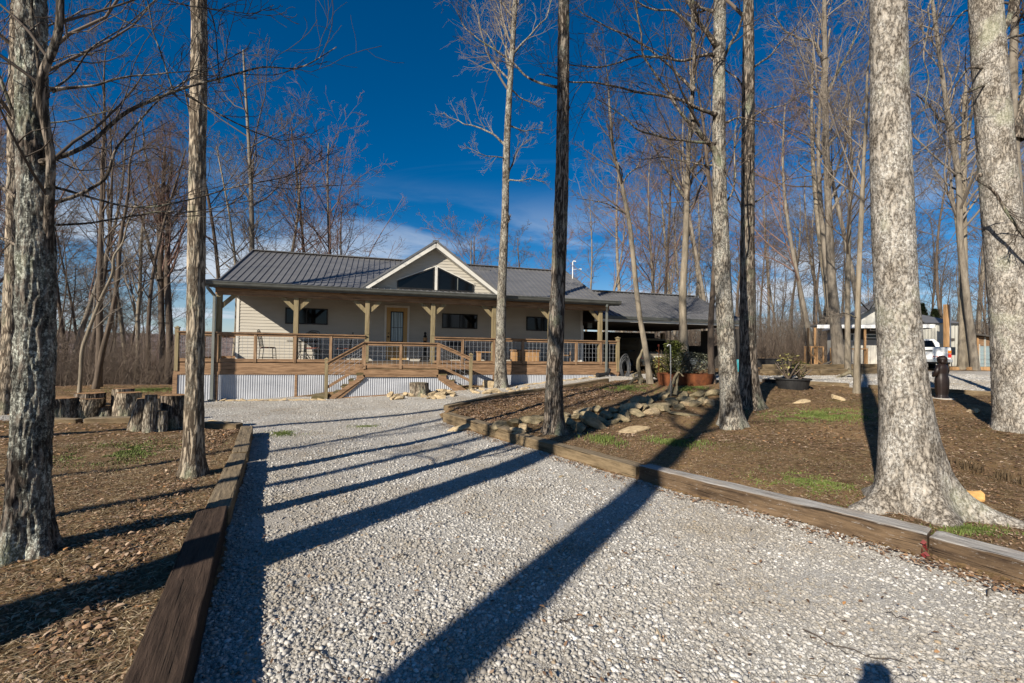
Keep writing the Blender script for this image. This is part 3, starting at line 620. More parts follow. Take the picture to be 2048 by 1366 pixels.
row = [(1005,862,44,1),(1030,856,42,1),(1046,861,30,0),(1060,848,34,1),(1076,842,34,1),(1040,874,26,0),(1134,850,34,1),(1138,836,30,1),(1160,842,36,1),(1168,832,42,0),(1190,842,40,1),(1196,828,38,1),(1212,838,38,1),(1228,828,30,1),(1240,842,34,1),(1252,834,28,1),(1262,823,36,0),(1275,833,34,1),(1290,822,34,1),(1307,829,26,0),(1318,818,36,1),(1333,824,32,1),(1348,812,36,1),(1362,820,30,1),(1376,808,34,1),(1392,814,30,1),(1408,806,32,1),(1425,812,30,0),(1190,858,48,1),(1158,862,40,1),(1105,852,22,0),(1224,848,26,1),(1300,808,34,1),(1330,800,36,1),(1370,798,34,1),(1400,795,30,1),(1424,792,26,1),(1280,812,44,1)]
for px, py, w_, ms in row: rock(px, py, w_*1.05, 'rounded mossy sandstone in the stone row edging the leaf bed' if ms else 'bare tan sandstone in the stone row edging the leaf bed', RG+(' (mossy)' if ms else ' (bare)'), moss=bool(ms))
rock(929, 862, 48, 'flat tan stone lying on the gravel against the corner timber', None, 2, f=Gg, sc=(1.1, .7, .55))
o = rock(1036, 874, 28, 'pale flat stone sitting on the split timber block', None, 3, f=Gs, sc=(1, .7, .7)); o.location.z += .10
rock(1374, 812, 24, 'bright yellow angular stone beside the stone row', None, 1, sc=(1, .8, 1)); rock(1402, 811, 30, 'low bright sandstone slab right of the yellow angular stone', None, 0, sc=(1.1, .7, .6))
rock(1375, 832, 46, 'long flat stone sunk in the shade in front of the stone row', None, 4, moss=True, sc=(1.3, .7, .35))
rock(1268, 866, 58, 'long pale flat stone lying in the tree shade', None, 2, sc=(1.3, .6, .3))
rock(1678, 800, 22, 'small tan stone beside the slim pale trunk', None, 1); rock(1610, 806, 26, 'low tan stone in the yard below the planter tub', None, 2, sc=(1, .8, .5))
rock(1955, 826, 26, 'tan stone beside the statue shadow', None, 3); rock(434, 852, 34, 'split flat stone on the left corner timbers', None, 2, f=Gg, sc=(1.1, .7, .5)); rock(422, 858, 40, 'thin tan slab leaning on the left corner timbers', None, 3, f=Gg, sc=(1.2, .7, .4))
rock(1293, 948, 11, 'small orange stone on the gravel by the long brown timber', None, 1, f=Gg); rock(1122, 955, 9, 'small reddish stone on the gravel in the trunk shadow', None, 2, f=Gg)
SG = 'stones around the stump'
for px, py, w_ in [(778,794,18),(790,788,20),(800,784,14),(792,797,14),(810,792,14),(826,794,12),(838,792,14),(850,786,16),(846,795,12),(862,792,14),(870,787,14),(882,793,20),(895,790,16),(905,793,12),(886,784,16),(868,778,18),(898,784,12),(776,786,12),(816,786,12),(856,798,9),(880,798,16),(800,799,14),(864,798,14),(786,799,16)]: rock(px, py, w_*1.35, 'tan rubble stone heaped round the stump in front of the porch', SG)
SG = 'stones around the slim lichened tree'
for px, py, w_ in [(945,783,16),(952,787,18),(962,781,14),(970,788,20),(984,786,22),(955,778,12),(1000,788,16),(1013,789,18),(1025,785,14),(1036,783,12),(1046,780,12),(1018,780,12),(1033,776,10),(1054,777,12),(1068,780,10)]: rock(px, py, w_, 'tan stone round the foot of the slim lichened tree', SG)
rock(981, 776, 32, 'biggest boulder beside the slim lichened tree', None, 1, sc=(1, .9, 1.2))
SG = 'flat stones along the skirting'
for i in range(15): rock(424+i*15.5, 803-i*.15, 17, 'flat tan stone in the row along the left skirting', SG+' left', f=Gg, sc=(1.05, .6, .5))
for i in range(14): rock(1052+i*11, 771-i*1.25, 13, 'flat tan stone in the row along the right skirting', SG+' right', f=Gg, sc=(1.05, .6, .6))
rock(1930, 995, 1, 'x', None) if False else None
# ---------------------------------------------------------------- sawn logs, stumps, driftwood
def log_thing(name, base, top, r0, r1, bk, ck, label, group=None, cat='log', flare=0, seed=0, hollow=False, kn=60):
    """base, top: world points; slanted bark cylinder with sawn end"""
    base = np.array(base, float); top = np.array(top, float); root = empty(name, tuple(base), 0, label, cat, group)
    ax = top-base; H_ = np.linalg.norm(ax); m_ = 30; T_, TH = np.meshgrid(np.linspace(0, 1, m_), 2*np.pi*np.arange(kn)/kn, indexing='ij')
    r = (r0+(r1-r0)*T_)*(1+flare*np.exp(-T_*5)*(1+.6*np.sin(TH*4+seed))); q = np.stack([np.cos(TH)*3.2, np.sin(TH)*3.2, T_*H_*1.6+seed], -1)
    rg1 = 1-np.abs(2*vn(q*np.array([3.4, 3.4, 1.6]), seed+3)-1); r = r*(1+.22*(fbm(q*.6, 2, seed)-.5)+.20*(rg1-.5)+.08*(fbm(q*6, 2, seed+1)-.5)); V = (T_[..., None]*ax + np.stack([np.cos(TH)*r, np.sin(TH)*r, 0*r], -1)).reshape(-1, 3)
    i = np.arange(m_*kn).reshape(m_, kn); j = np.roll(i, -1, 1)
    Q = np.stack([i[:-1], j[:-1], j[1:], i[1:]], -1).reshape(-1, 4)
    mk('bark', V, [Q], M[bk], root, smooth=True)
    E = V[-kn:]; Ec = E.mean(0); T = [Ec + (E-Ec)*s_ for s_ in (.985, .8, .5, .2)]; TV = np.concatenate(T); TV[:, 2] += .004+(fbm(TV*14, 2, seed)-.5)*.02 - (0.05 if hollow else 0)*np.exp(-np.linalg.norm(TV-Ec, axis=1)/(r1*.4))
    i = np.arange(4*kn).reshape(4, kn); j = np.roll(i, -1, 1); Fq = [tuple(x) for x in np.stack([i[:-1], j[:-1], j[1:], i[1:]], -1).reshape(-1, 4)] + [tuple(i[3])]
    mk('sawn_end', TV, Fq, M[ck], root); return root
def logpx(x0, yb, x1, yt, w0, w1, label, bk='barkT', ck='cut', Z=None, **k):
    g = gp(x0, yb, Gs); Z = g[1]; tp = at(x1, yt, Z+.02); g = g-np.array([0, 0, .03]); return log_thing('cut_log', g, tp, w0*.9*Z/F/2, w1*.9*Z/F/2, bk, ck, label, 'sawn logs standing on the left', **k)
LP = [(120,838,118,796,62,60,'broad dark log with rotten top right of the big left trunk','barkD'),(168,840,184,797,36,38,'slanting log with clean orange top, third from the left','barkT'),(212,838,213,814,37,34,'shortest squat log with flat top between two taller logs','barkD'),
      (252,838,258,785,46,42,'tallest wide log with deep furrowed bark','barkT'),(274,861,290,797,36,26,'slanting rough log with ragged top right of the tall wide log','barkT'),(300,864,303,790,28,20,'narrow pointed log with mossy lichened bark','barkS'),
      (322,862,322,822,24,22,'small round log with pale sawn face at the front','barkS'),(350,856,347,790,46,44,'fat log with red rotten bark behind the slim left trunk','barkD'),(322,850,318,796,24,22,'log almost hidden between the narrow log and the fat log','barkD'),(178,838,182,786,52,50,'wide orange topped log at the back of the row','barkD'),(243,834,247,777,36,36,'tall log with orange top at the back of the row','barkT')]
for i, q in enumerate(LP): logpx(*q[:7], bk=q[7], seed=i*3+2, ck='cut')
st = gp(838, 792, Gg); log_thing('tree_stump', (st[0], st[1]+.1, st[2]-.03), at(837, 765.5, st[1]+.1), 18*st[1]/F, 17*st[1]/F, 'barkT', 'drift', 'sawn grey stump ringed with stones in front of the porch', None, 'stump', .34, 5)
# ---------------------------------------------------------------- house (local axes: s along the front, q towards the back, z up)
HA = R(16.2); P0 = (-9.546, 14.8, 0)
def H(s, q, z): return (P0[0]+s*math.cos(HA)-q*math.sin(HA), P0[1]+s*math.sin(HA)+q*math.cos(HA), z)
M['deckf'] = two('worn_deck_boards', (.06, .042, .028), (.19, .14, .095), (2.2, 26, 26), .85, 0, .3, .006)
house = empty('porch_house', P0, HA, 'cream sided house with grey metal roof and full width porch', 'house')
DZ = 1.18; LEN = 13.8; PW = 2.1
# siding built from lapped boards
def siding(s0, s1, z0, z1, q, parent, name='wall', topf=None, lap=.115, ax=0, mat='side', flip=1):
    mb = MB(); z = z0
    while z < z1-.001:
        zt = min(z+lap, z1); a, b = s0, s1
        if topf: a, b = topf(z+.0)
        if topf: a2, b2 = topf(zt)
        else: a2, b2 = a, b
        if b-a > .02:
            o1, o2 = -.020*flip, -.004*flip
            P = [(a, q+o1, z), (b, q+o1, z), (b2, q+o2, zt), (a2, q+o2, zt), (a, q+.06*flip, z), (b, q+.06*flip, z), (b2, q+.06*flip, zt), (a2, q+.06*flip, zt)]
            if ax: P = [(p[1], p[0], p[2]) for p in P]
            mb.add(P, BQ)
        z = zt
    return mb.build(name, M[mat], parent)
siding(0, LEN+.02, DZ, 3.75, PW, house); siding(PW+.06, 8.5, .2, 3.85, -.02+.03, house, ax=1, flip=1)
siding(PW+.06, 8.5, .6, 3.9, LEN, house, ax=1, flip=-1)
mb = MB(); mb.box(-.06, .03, PW-.035, PW+.05, DZ, 3.72); mb.box(LEN-.03, LEN+.07, PW-.035, PW+.05, DZ, 3.72); mb.build('corner_trim', M['trim'], house)
siding(0, LEN, -.3, 3.85, 8.5, house, flip=-1)
# roofs ------------------------------------------------------------
def slab(mb, a, b, c, d, th):                            # quad roof sheet, thickness downwards
    mb.add([a, b, c, d, *[(p[0], p[1], p[2]-th) for p in (a, b, c, d)]], BQ[:, ::-1])
def ribs(mb, e0, e1, r0, r1, n, h=.028, w=.035):
    e0, e1, r0, r1 = map(lambda p: np.array(p, float), (e0, e1, r0, r1))
    for i in range(n+1):
        t = i/n; a = e0+(e1-e0)*t; b = r0+(r1-r0)*t; 
        if np.linalg.norm(b-a) < .08: continue
        mb.bar(a+(0, 0, h/2), b+(0, 0, h/2), w, h)
RZ = 5.86; RQ = 5.33; EL, ER = -.35, 14.34; EZ = 3.73; BKQ = 1.15; BKZ = 3.97; AP = 7.05; HWD = 2.66; AZ = 5.80
mb = MB()
slab(mb, (EL, -.35, EZ), (ER, -.35, EZ), (ER, BKQ, BKZ), (EL, BKQ, BKZ), .03)
slab(mb, (EL, BKQ+.001, BKZ+.003), (ER, BKQ+.001, BKZ+.003), (ER, RQ, RZ), (EL, RQ, RZ), .03)
slab(mb, (EL, RQ, RZ-.002), (ER, RQ, RZ-.002), (ER, 9.1, 3.9), (EL, 9.1, 3.9), .03)
ns = int((ER-EL)/.229)
ribs(mb, (EL+.02, -.34, EZ), (ER-.02, -.34, EZ), (EL+.02, BKQ, BKZ), (ER-.02, BKQ, BKZ), ns); ribs(mb, (EL+.02, BKQ, BKZ), (ER-.02, BKQ, BKZ), (EL+.02, RQ, RZ), (ER-.02, RQ, RZ), ns)
mb.bar((EL-.02, RQ, RZ+.03), (ER+.02, RQ, RZ+.03), .3, .035)
for e in (EL-.005, ER+.005): mb.bar((e, BKQ, BKZ+.01), (e, RQ, RZ+.01), .05, .10); mb.bar((e, RQ, RZ+.01), (e, 9.1, 3.91), .05, .10); mb.bar((e, -.35, EZ+.005), (e, BKQ, BKZ+.005), .04, .09)
rf = mb.build('roof', M['roof'], house)
mb = MB(); mb.box(ER-2.35, ER-2.2, 5.2, 5.35, RZ, RZ+.0) if False else None
# gable dormer
gq = 1.12; fq = .78; gs_ = (AZ-3.9)/HWD
def topf(z): hw = HWD-(z-3.9)/gs_-.14; return (AP-hw, AP+hw)
siding(0, 0, 3.90, AZ-.16, gq, house, 'gable_wall', topf)
mb = MB(); dq = RQ+.2
for sg in (-1, 1):
    a = (AP, fq-.04, AZ+.04); b = (AP, dq, AZ+.04); c = (AP+sg*(HWD+.04), dq-3.2+.0, 3.90); d_ = (AP+sg*(HWD+.04), fq-.04, 3.90)
    P = [a, b, (AP+sg*(HWD+.04), BKQ+.1, 3.93), d_] if sg > 0 else [a, d_, (AP+sg*(HWD+.04), BKQ+.1, 3.93), b]
    mb.add([*P, *[(p[0], p[1], p[2]-.035) for p in P]], BQ[:, ::-1])
    mb.bar((AP+sg*(HWD+.03), fq-.045, 3.93), (AP, fq-.045, AZ+.06), .03, .07)
    for k in range(1, 14):
        t = k/14; x = AP+sg*HWD*t; z = AZ+.05-(AZ-3.9)*t; yb = BKQ + (RQ-BKQ)*(1-t); mb.bar((x, fq-.03, z), (x, yb, z), .035, .03)
mb.bar((AP, fq-.06, AZ+.07), (AP, dq, AZ+.07), .22, .03)
mb.build('gable_roof', M['roof'], house)
mb = MB()
for sg in (-1, 1):
    mb.bar((AP+sg*(HWD-.03), fq-.02, 3.83+.04), (AP, fq-.02, AZ-.08), .03, .17)
    mb.prism([(AP, fq, AZ-.15), (AP+sg*(HWD-.10), fq, 3.86), (AP+sg*(HWD-.14), fq, 3.86), (AP, fq, AZ-.17)], (0, gq-fq-.03, 0))
mb.build('gable_fascia', M['trim'], house)
mb = MB(); mb.box(AP-HWD+.1, AP+HWD-.1, gq-.03, gq-.005, 3.92, 3.96); mb.build('gable_flashing', M['trim'], house)
def win_poly(P, q, name='window'):
    P = np.array(P); c = P.mean(0); root_f = MB(); n = len(P)
    for i in range(n): a, b = P[i], P[(i+1) % n]; root_f.bar((a[0], q-.035, a[1]), (b[0], q-.035, b[1]), .05, .045)
    f = root_f.build(name, M['black'], house); MB().prism([(p[0], q-.03, p[1]) for p in P], (0, .012, 0)).build('pane', M['glass'], f); return f
win_poly([(5.66, 4.02), (7.02, 4.02), (7.02, 4.86), (5.66, 4.28)], gq); win_poly([(7.20, 4.02), (8.58, 4.02), (8.58, 4.28), (7.20, 4.86)], gq)
mb = MB(); mb.box(7.06, 7.16, gq-.07, gq-.02, 4.0, 4.92); mb.bar((5.6, gq-.045, 4.31), (7.1, gq-.045, 4.95), .04, .035); mb.bar((8.64, gq-.045, 4.31), (7.12, gq-.045, 4.95), .04, .035); mb.build('window_trim', M['trim'], house)
MB().box(7.95, 7.98, gq-.06, gq-.035, 4.04, 4.52).build('mullion', M['down'], house)
# porch ceiling, beam, gutter
MB().box(EL+.1, ER-.1, -.1, PW, 3.60, 3.635).build('porch_ceiling', M['ceil'], house)
mb = MB(); mb.box(EL+.25, ER-.3, -.09, .09, 3.36, 3.60); mb.build('porch_beam', M['wood'], house)
mb = MB(); mb.box(EL-.02, ER+.02, -.36, -.33, 3.56, EZ-.03); mb.box(EL+.05, ER-.05, -.33, -.09, 3.575, 3.595)
mb.build('fascia', M['gut'], house)
pr = [(-.365, 3.60), (-.43, 3.60), (-.465, 3.64), (-.47, 3.70), (-.485, 3.72), (-.485, 3.745), (-.365, 3.745)]
MB().prism([(EL-.05, y, z) for y, z in pr], (ER-EL+.1, 0, 0)).build('gutter', M['gut'], house)
def spout(s, q, zb, bend):
    mb = MB(); mb.bar((s, -.40, 3.60), (s, -.38, 3.50), .075, .06); mb.bar((s, -.39, 3.52), (s+bend, q, 3.30), .075, .06); mb.bar((s+bend, q, 3.33), (s+bend, q, zb), .075, .06); return mb.build('downspout', M['down'], house)
spout(-.22, -.15, -.02, .12); spout(13.78, -.16, .78, .12)
# posts with knee braces
for i in range(7):
    s = i*2.3 if i < 6 else 13.68
    p = MB().box(s-.075, s+.075, -.075, .075, DZ-.0, 3.36).build('porch_post', M['post'], house, bevel=.006)
    mb = MB()
    for sg in (-1, 1):
        if (i == 0 and sg < 0) or (i == 6 and sg > 0): continue
        mb.bar((s+sg*.04, 0, 2.96), (s+sg*.46, 0, 3.38), .06, .13)
    mb.build('knee_brace', M['post'], p)
# windows and door on the porch
def rect_win(s0, s1, z0, z1, q, parent, split=True, name='window', fr='black'):
    mb = MB(); t = .045
    mb.box(s0, s1, q-.05, q-.015, z0, z0+t).box(s0, s1, q-.05, q-.015, z1-t, z1).box(s0, s0+t, q-.05, q-.015, z0+t, z1-t).box(s1-t, s1, q-.05, q-.015, z0+t, z1-t)
    if split: c = (s0+s1)/2; mb.box(c-.02, c+.02, q-.048, q-.016, z0+t, z1-t)
    f = mb.build(name, M[fr], parent); MB().box(s0+t*.9, s1-t*.9, q-.034, q-.022, z0+t*.9, z1-t*.9).build('pane', M['glass'], f); return f
for a in (1.58, 7.5, 11.18): rect_win(a, a+1.5, 2.56, 3.18, PW, house)
mb = MB(); d0, d1 = 5.2, 6.18; mb.box(d0, d0+.08, PW-.05, PW-.01, DZ, 3.42).box(d1-.08, d1, PW-.05, PW-.01, DZ, 3.42).box(d0, d1, PW-.052, PW-.01, 3.34, 3.43); mb.build('door_frame', M['trim'], house)
dr = MB().box(d0+.08, d1-.08, PW-.035, PW-.005, DZ+.05, 3.34).build('door', M['door'], house)
mb = MB(); mb.box(d0+.27, d1-.27, PW-.045, PW-.036, 1.98, 3.14); mb.build('door_glass', M['dglass'], dr)
mb = MB(); 
for a, b, c, e in ((d0+.24, d1-.24, 1.94, 1.98), (d0+.24, d1-.24, 3.14, 3.18), (d0+.24, d0+.27, 1.98, 3.14), (d1-.27, d1-.24, 1.98, 3.14)): mb.box(a, b, PW-.055, PW-.036, c, e)
for k in range(1, 5): x = d0+.27+k*(d1-d0-.54)/5; mb.box(x-.006, x+.006, PW-.052, PW-.044, 1.98, 3.14)
mb.box(d0+.27, d1-.27, PW-.052, PW-.044, 2.52, 2.54); mb.build('door_glass_frame', M['black'], dr)
MB().sph((d0+.16, PW-.08, 2.15), .035).sph((d0+.16, PW-.06, 2.30), .025).build('handle', M['bronze'], dr)
MB().box(d0, d1, PW-.12, PW-.02, DZ+.002, DZ+.05).build('door_sill', M['black'], house)
# deck
mb = MB(); q = -.06
while q < PW-.05: mb.box(-1.15, 14.5, q, min(q+.135, PW-.03), DZ-.035, DZ); q += .141
q = PW-.02
while q < 4.4: mb.box(-1.15, -.12, q, q+.135, DZ-.035, DZ); q += .141
mb.build('deck_floor', M['deckf'], house)
mb = MB(); mb.box(-1.17, 4.52, -.10, -.065, .86, DZ-.04).box(4.52, 7.0, -.10, -.065, .86, DZ-.04).box(7.0, 14.52, -.10, -.065, .86, DZ-.04)
mb.box(-1.19, 14.52, -.115, -.101, .76, .86); mb.box(-1.19, -1.155, -.065, 4.45, .86, DZ-.04).box(14.50, 14.535, -.065, 1.0, .80, DZ-.04)
for s in (-1.12, 0, 2.35, 9.2, 11.9, 14.45): mb.box(s-.04, s+.04, -.112, -.103, -.25, .76)
mb.box(-1.2, -1.08, -.125, -.116, -.3, .76); mb.build('deck_fascia', M['wood'], house)
mb = MB(); mb.box(-1.13, 14.45, -.05, .0, -.4, .9).box(-1.12, -1.07, 0, 4.4, -.4, .9); mb.build('deck_backing', M['dark'], house)
def corr(name, s0, s1, q, z0f, z1f, parent, pitch=.0677, amp=.008):
    n = int((s1-s0)/pitch*8); s = np.linspace(s0, s1, n+1); y = q-amp*np.sin(2*np.pi*s/pitch)
    z0 = np.array([z0f(x) for x in s]); z1 = np.array([z1f(x) for x in s]); V = np.concatenate([np.stack([s, y, z0], -1), np.stack([s, y, z1], -1)]); i = np.arange(n)
    return mk(name, V, np.stack([i, i+1, i+n+2, i+n+1], -1), M['corr'], parent, smooth=True)
def gl(s, q): x, y, _ = H(s, q, 0); return float(G0(x, y))
corr('skirting', -1.14, 14.4, -.09, lambda s: gl(s, -.1)-.1, lambda s: .80, house)
# railing: rails, posts with caps, wire panels
rail = None
def railing(pts, posts, zf=DZ, h=.96, name='railing', cap=True, par=None):
    """pts: list of (s,q) corners; posts: list of (s,q) intermediate"""
    mb = MB()
    for (a, b) in zip(pts[:-1], pts[1:]):
        v = (0, 0, 1); mb.bar((*a, zf+h-.015), (*b, zf+h-.015), .14, .035); mb.bar((*a, zf+h-.078), (*b, zf+h-.078), .042, .085); mb.bar((*a, zf+.045), (*b, zf+.045), .042, .10)
    r = mb.build(name, M['wood'], par or house); return r
def wires(a, b, z0a, z1a, z0b, z1b, parent, step=.153):
    a = np.array(a, float); b = np.array(b, float); Ln = np.linalg.norm(b-a); mb = MB(); n = max(1, int(Ln/step))
    for i in range(1, n+1):
        t = i*step/Ln - step/2/Ln; p = a+(b-a)*t; mb.tube([(*p, z0a+(z0b-z0a)*t), (*p, z1a+(z1b-z1a)*t)], .0035, 4, False)
    hh = z1a-z0a; m_ = int(hh/step)
    for j in range(1, m_+1): z = z0a+j*step*hh/(m_*step+.04); mb.tube([(*a, z), (*b, z+z0b-z0a)], .0035, 4, False)
    return mb.build('wire_panel', M['wire'], parent)
def rposts(L_, parent, zf=DZ, h=.89, w=.085, cap=False):
    for s, q in L_:
        p = MB().box(s-w/2, s+w/2, q-w/2, q+w/2, zf-.02, zf+h).build('rail_post', M['woodz'], parent)
def cap_post(s, q, z0, z1, parent, w=.1):
    p = MB().box(s-w/2, s+w/2, q-w/2, q+w/2, z0, z1).build('rail_post', M['post'], parent)
    k = w*.68; MB().add([(s-k, q-k, z1), (s+k, q-k, z1), (s+k, q+k, z1), (s-k, q+k, z1), (s-k, q-k, z1+.03), (s+k, q-k, z1+.03), (s+k, q+k, z1+.03), (s-k, q+k, z1+.03)], BQ).add([(s-k*.7, q-k*.7, z1+.03), (s+k*.7, q-k*.7, z1+.03), (s+k*.7, q+k*.7, z1+.03), (s-k*.7, q+k*.7, z1+.03), (s, q, z1+.075)], [(0, 1, 4), (1, 2, 4), (2, 3, 4), (3, 0, 4)]).build('post_cap', M['post'], parent); return p
FQ = -.085
def front_run(s0, s1, brk):
    r = railing([(s0, FQ), (s1, FQ)], []); xs_ = [s0]+brk+[s1]
    rposts([(x, FQ) for x in brk], r)
    for a, b in zip(xs_[:-1], xs_[1:]): wires((a+.03, FQ), (b-.03, FQ), DZ+.10, DZ+.84, DZ+.10, DZ+.84, r)
    return r
r1 = front_run(-1.12, 4.55, [0, 1.1, 2.3, 3.42]); cap_post(-1.12, FQ, DZ-.3, DZ+1.05, r1); cap_post(4.6, -.02, DZ, DZ+1.0, r1)
r2 = front_run(6.95, 14.5, [8.0, 9.2, 10.35, 11.5, 12.6, 13.68]); cap_post(14.45, FQ, DZ-.3, DZ+1.07, r2, .12); cap_post(6.9, -.02, DZ, DZ+1.0, r2)
r3 = railing([(-1.12, -.03), (-1.12, 4.4)], []); rposts([(-1.12, 1.1), (-1.12, 2.2), (-1.12, 3.3)], r3)
for a in range(4): wires((-1.12, a*1.1+.02), (-1.12, a*1.1+1.08), DZ+.10, DZ+.84, DZ+.10, DZ+.84, r3)
r4 = railing([(-1.12, 4.4), (-.1, 4.4)], []); rposts([(-.55, 4.4)], r4); cap_post(-.15, 4.4, DZ, DZ+1.05, r4); wires((-1.1, 4.4), (-.2, 4.4), DZ+.1, DZ+.84, DZ+.1, DZ+.84, r4)
# landing and the two flights
LZ = 1.03; L0, L1 = 4.55, 6.98; LQ = -1.2
ld = empty('landing_stair', H(4.5, -1.2, 0), HA, 'double flight wooden stair with wire railing at the porch front', 'staircase'); ld.location = P0
mb = MB(); q = LQ
while q < -.14: mb.box(L0-.03, L1+.03, q, min(q+.135, -.13), LZ-.035, LZ); q += .141
mb.build('landing_floor', M['mossw'], ld)
MB().box(L0, L1, LQ-.02, LQ+.018, LZ-.22, LZ-.04).box(L0+.05, L1-.05, LQ-.005, LQ+.015, LZ-.29, LZ-.222).box(L0, L0+.035, LQ+.02, -.13, LZ-.22, LZ-.04).box(L1-.035, L1, LQ+.02, -.13, LZ-.22, LZ-.04).build('landing_fascia', M['wood'], ld)
r = railing([(L0, LQ), (L1, LQ)], [], LZ, .87, par=ld); rposts([(5.72, LQ)], r, LZ, .8)
for s in (L0, L1): MB().box(s-.06, s+.06, LQ-.055, LQ+.055, LZ-.02, LZ+.84).build('rail_post', M['woodz'], r)
for a, b in ((L0+.05, 5.68), (5.76, L1-.05)): wires((a, LQ), (b, LQ), LZ+.1, LZ+.76, LZ+.1, LZ+.76, r)
def flight(sx, dr_, sb, zg, nst, name):
    run = abs(sb-sx)/nst; rise = (LZ-zg)/(nst+0.0); st = MB(); tr = MB(); Pg = [(sx, LZ-.22), (sx, LZ-.05)]
    for k in range(nst):
        a = sx+dr_*run*k; z = LZ-rise*(k+1)
        if k < nst: tr.box(min(a, a+dr_*(run+.03)), max(a, a+dr_*(run+.03)), LQ-.03, -.16, z-.035, z)
    for qq in (LQ-.02, -.2):
        P = [(sx, LZ-.04)]
        for k in range(nst): a = sx+dr_*run*k; z = LZ-rise*(k+1)-.036; P += [(a, z), (a+dr_*run, z)]
        P += [(sb, zg-.12), (sb-dr_*.28, zg-.12), (sx, LZ-.40)]
        # stringer split into quads under each tread
        for k in range(nst):
            a = sx+dr_*run*k; b_ = a+dr_*run; z = LZ-rise*(k+1)-.036
            lo = lambda x: max(zg-.12, LZ-.38-(LZ-zg)/abs(sb-sx)*abs(x-sx))
            st.add([(a, qq, lo(a)), (b_, qq, lo(b_)), (b_, qq, z), (a, qq, z), (a, qq+.04, lo(a)), (b_, qq+.04, lo(b_)), (b_, qq+.04, z), (a, qq+.04, z)], BQ)
    st.build('stringer', M['wood'], ld); tr.build('tread', M['mossw'], ld)
    r = MB(); za = LZ+.87; zb = zg+1.13; e = sb+dr_*.02
    r.bar((sx, LQ-.045, za-.02), (e, LQ-.045, zb+.02), .12, .035, (0, 0, 1)); r.bar((sx, LQ-.045, za-.085), (e, LQ-.045, zb-.045), .04, .085); r.bar((sx, LQ-.045, LZ+.10), (e, LQ-.045, zg+.34), .04, .09)
    r.bar((sx, LQ-.03, LZ-.26), (sb-dr_*.12, LQ-.03, zg-.02), .04, .12)
    rr = r.build('stair_rail', M['wood'], ld); cap_post(e, LQ-.045, zg-.1, zb+.12, rr, .1)
    wires((sx+dr_*.06, LQ-.045), (e-dr_*.05, LQ-.045), LZ+.14, LZ+.80, zg+.38, zg+1.04, rr)
flight(L0, -1, 3.44, .05, 5, 'left'); flight(L1, 1, 8.08, .26, 4, 'right')
MB().box(3.0, 3.42, LQ-.06, -.3, -.08, .14).build('bottom_step', M['mossw'], ld)
corr('stair_skirting', 3.75, 7.85, LQ+.05, lambda s: gl(s, LQ)-.05, lambda s: max(gl(s, LQ)-.05, min(LZ-.30, gl(s, LQ)-.05+max(0, (s-3.6) if s < 5.7 else (7.98-s))*.95)), ld)
mb = MB(); mb.bar((3.75, LQ+.02, .0+.03), (7.9, LQ+.02, .26), .03, .09); mb.build('base_board', M['wood'], ld)
# vent pipe and small roof vent
vp = MB(); vp.tube([(14.28, 4.2, 5.25), (14.28, 4.2, 6.18)], .024, 8); vp.tube([(14.28, 4.2, 6.16), (14.32, 4.2, 6.23), (14.42, 4.15, 6.2)], .024, 8); vp.tube([(14.28, 4.2, 5.8), (14.62, 4.1, 5.82)], .011, 6); vp.box(14.58, 14.68, 4.02, 4.12, 5.78, 5.84); vp.build('service_mast', M['white'], house)
MB().box(9.6, 10.1, 4.6, 4.85, 5.45, 5.66).build('roof_vent', M['roof'], house)
# ---------------------------------------------------------------- carport
cp = empty('carport', P0, HA, 'open carport with blue grey metal roof beside the house', 'carport'); SZ = .66
mb = MB(); CE = 21.6; CR = 4.4; CRZ = 4.80; CEZ = 3.24
slab(mb, (14.0, .8, CEZ), (CE, .8, CEZ), (CE, CR, CRZ), (14.0, CR, CRZ), .03); slab(mb, (14.0, CR, CRZ-.002), (CE, CR, CRZ-.002), (CE, 8.2, 3.2), (14.0, 8.2, 3.2), .03)
ribs(mb, (14.45, .8, CEZ), (CE-.03, .8, CEZ), (14.45, CR, CRZ), (CE-.03, CR, CRZ), 31); mb.bar((14.3, CR, CRZ+.03), (CE, CR, CRZ+.03), .3, .035); mb.bar((CE, .8, CEZ+.01), (CE, CR, CRZ+.01), .05, .1); mb.bar((CE, CR, CRZ+.01), (CE, 8.2, 3.21), .05, .1)
mb.build('roof', M['roof'], cp)
MB().box(13.9, CE+.02, .70, .80, CEZ-.12, CEZ+.0).build('gutter', M['gut'], cp); MB().box(13.88, CE-.1, .82, .90, CEZ-.24, CEZ-.13).build('header_beam', M['trim'], cp)
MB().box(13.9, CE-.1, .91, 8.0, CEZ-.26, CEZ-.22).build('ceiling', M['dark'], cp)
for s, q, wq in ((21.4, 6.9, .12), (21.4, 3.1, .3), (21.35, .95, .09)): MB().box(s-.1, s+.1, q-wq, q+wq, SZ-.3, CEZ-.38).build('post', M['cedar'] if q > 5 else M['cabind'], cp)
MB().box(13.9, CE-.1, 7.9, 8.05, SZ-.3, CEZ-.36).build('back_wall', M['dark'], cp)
MB().box(21.45, 21.53, 1.1, 7.88, SZ-.3, SZ+1.42).build('low_wall', M['cabind'], cp)
MB().box(LEN+.08, LEN+.14, PW, 3.2, SZ, CEZ-.38).build('jamb', M['trim'], cp)
tag(MB().box(LEN+.1, 22.4, .2, 8.4, SZ-.6, SZ).build('concrete_slab', M['concrete']), kind='structure'); s_ = bpy.data.objects['concrete_slab']; s_.location = P0; s_.rotation_euler = (0, 0, HA)
MB().box(LEN+.3, LEN+.5, PW-.12, PW-.02, 2.75, 3.05).build('meter_box', M['down'], house)
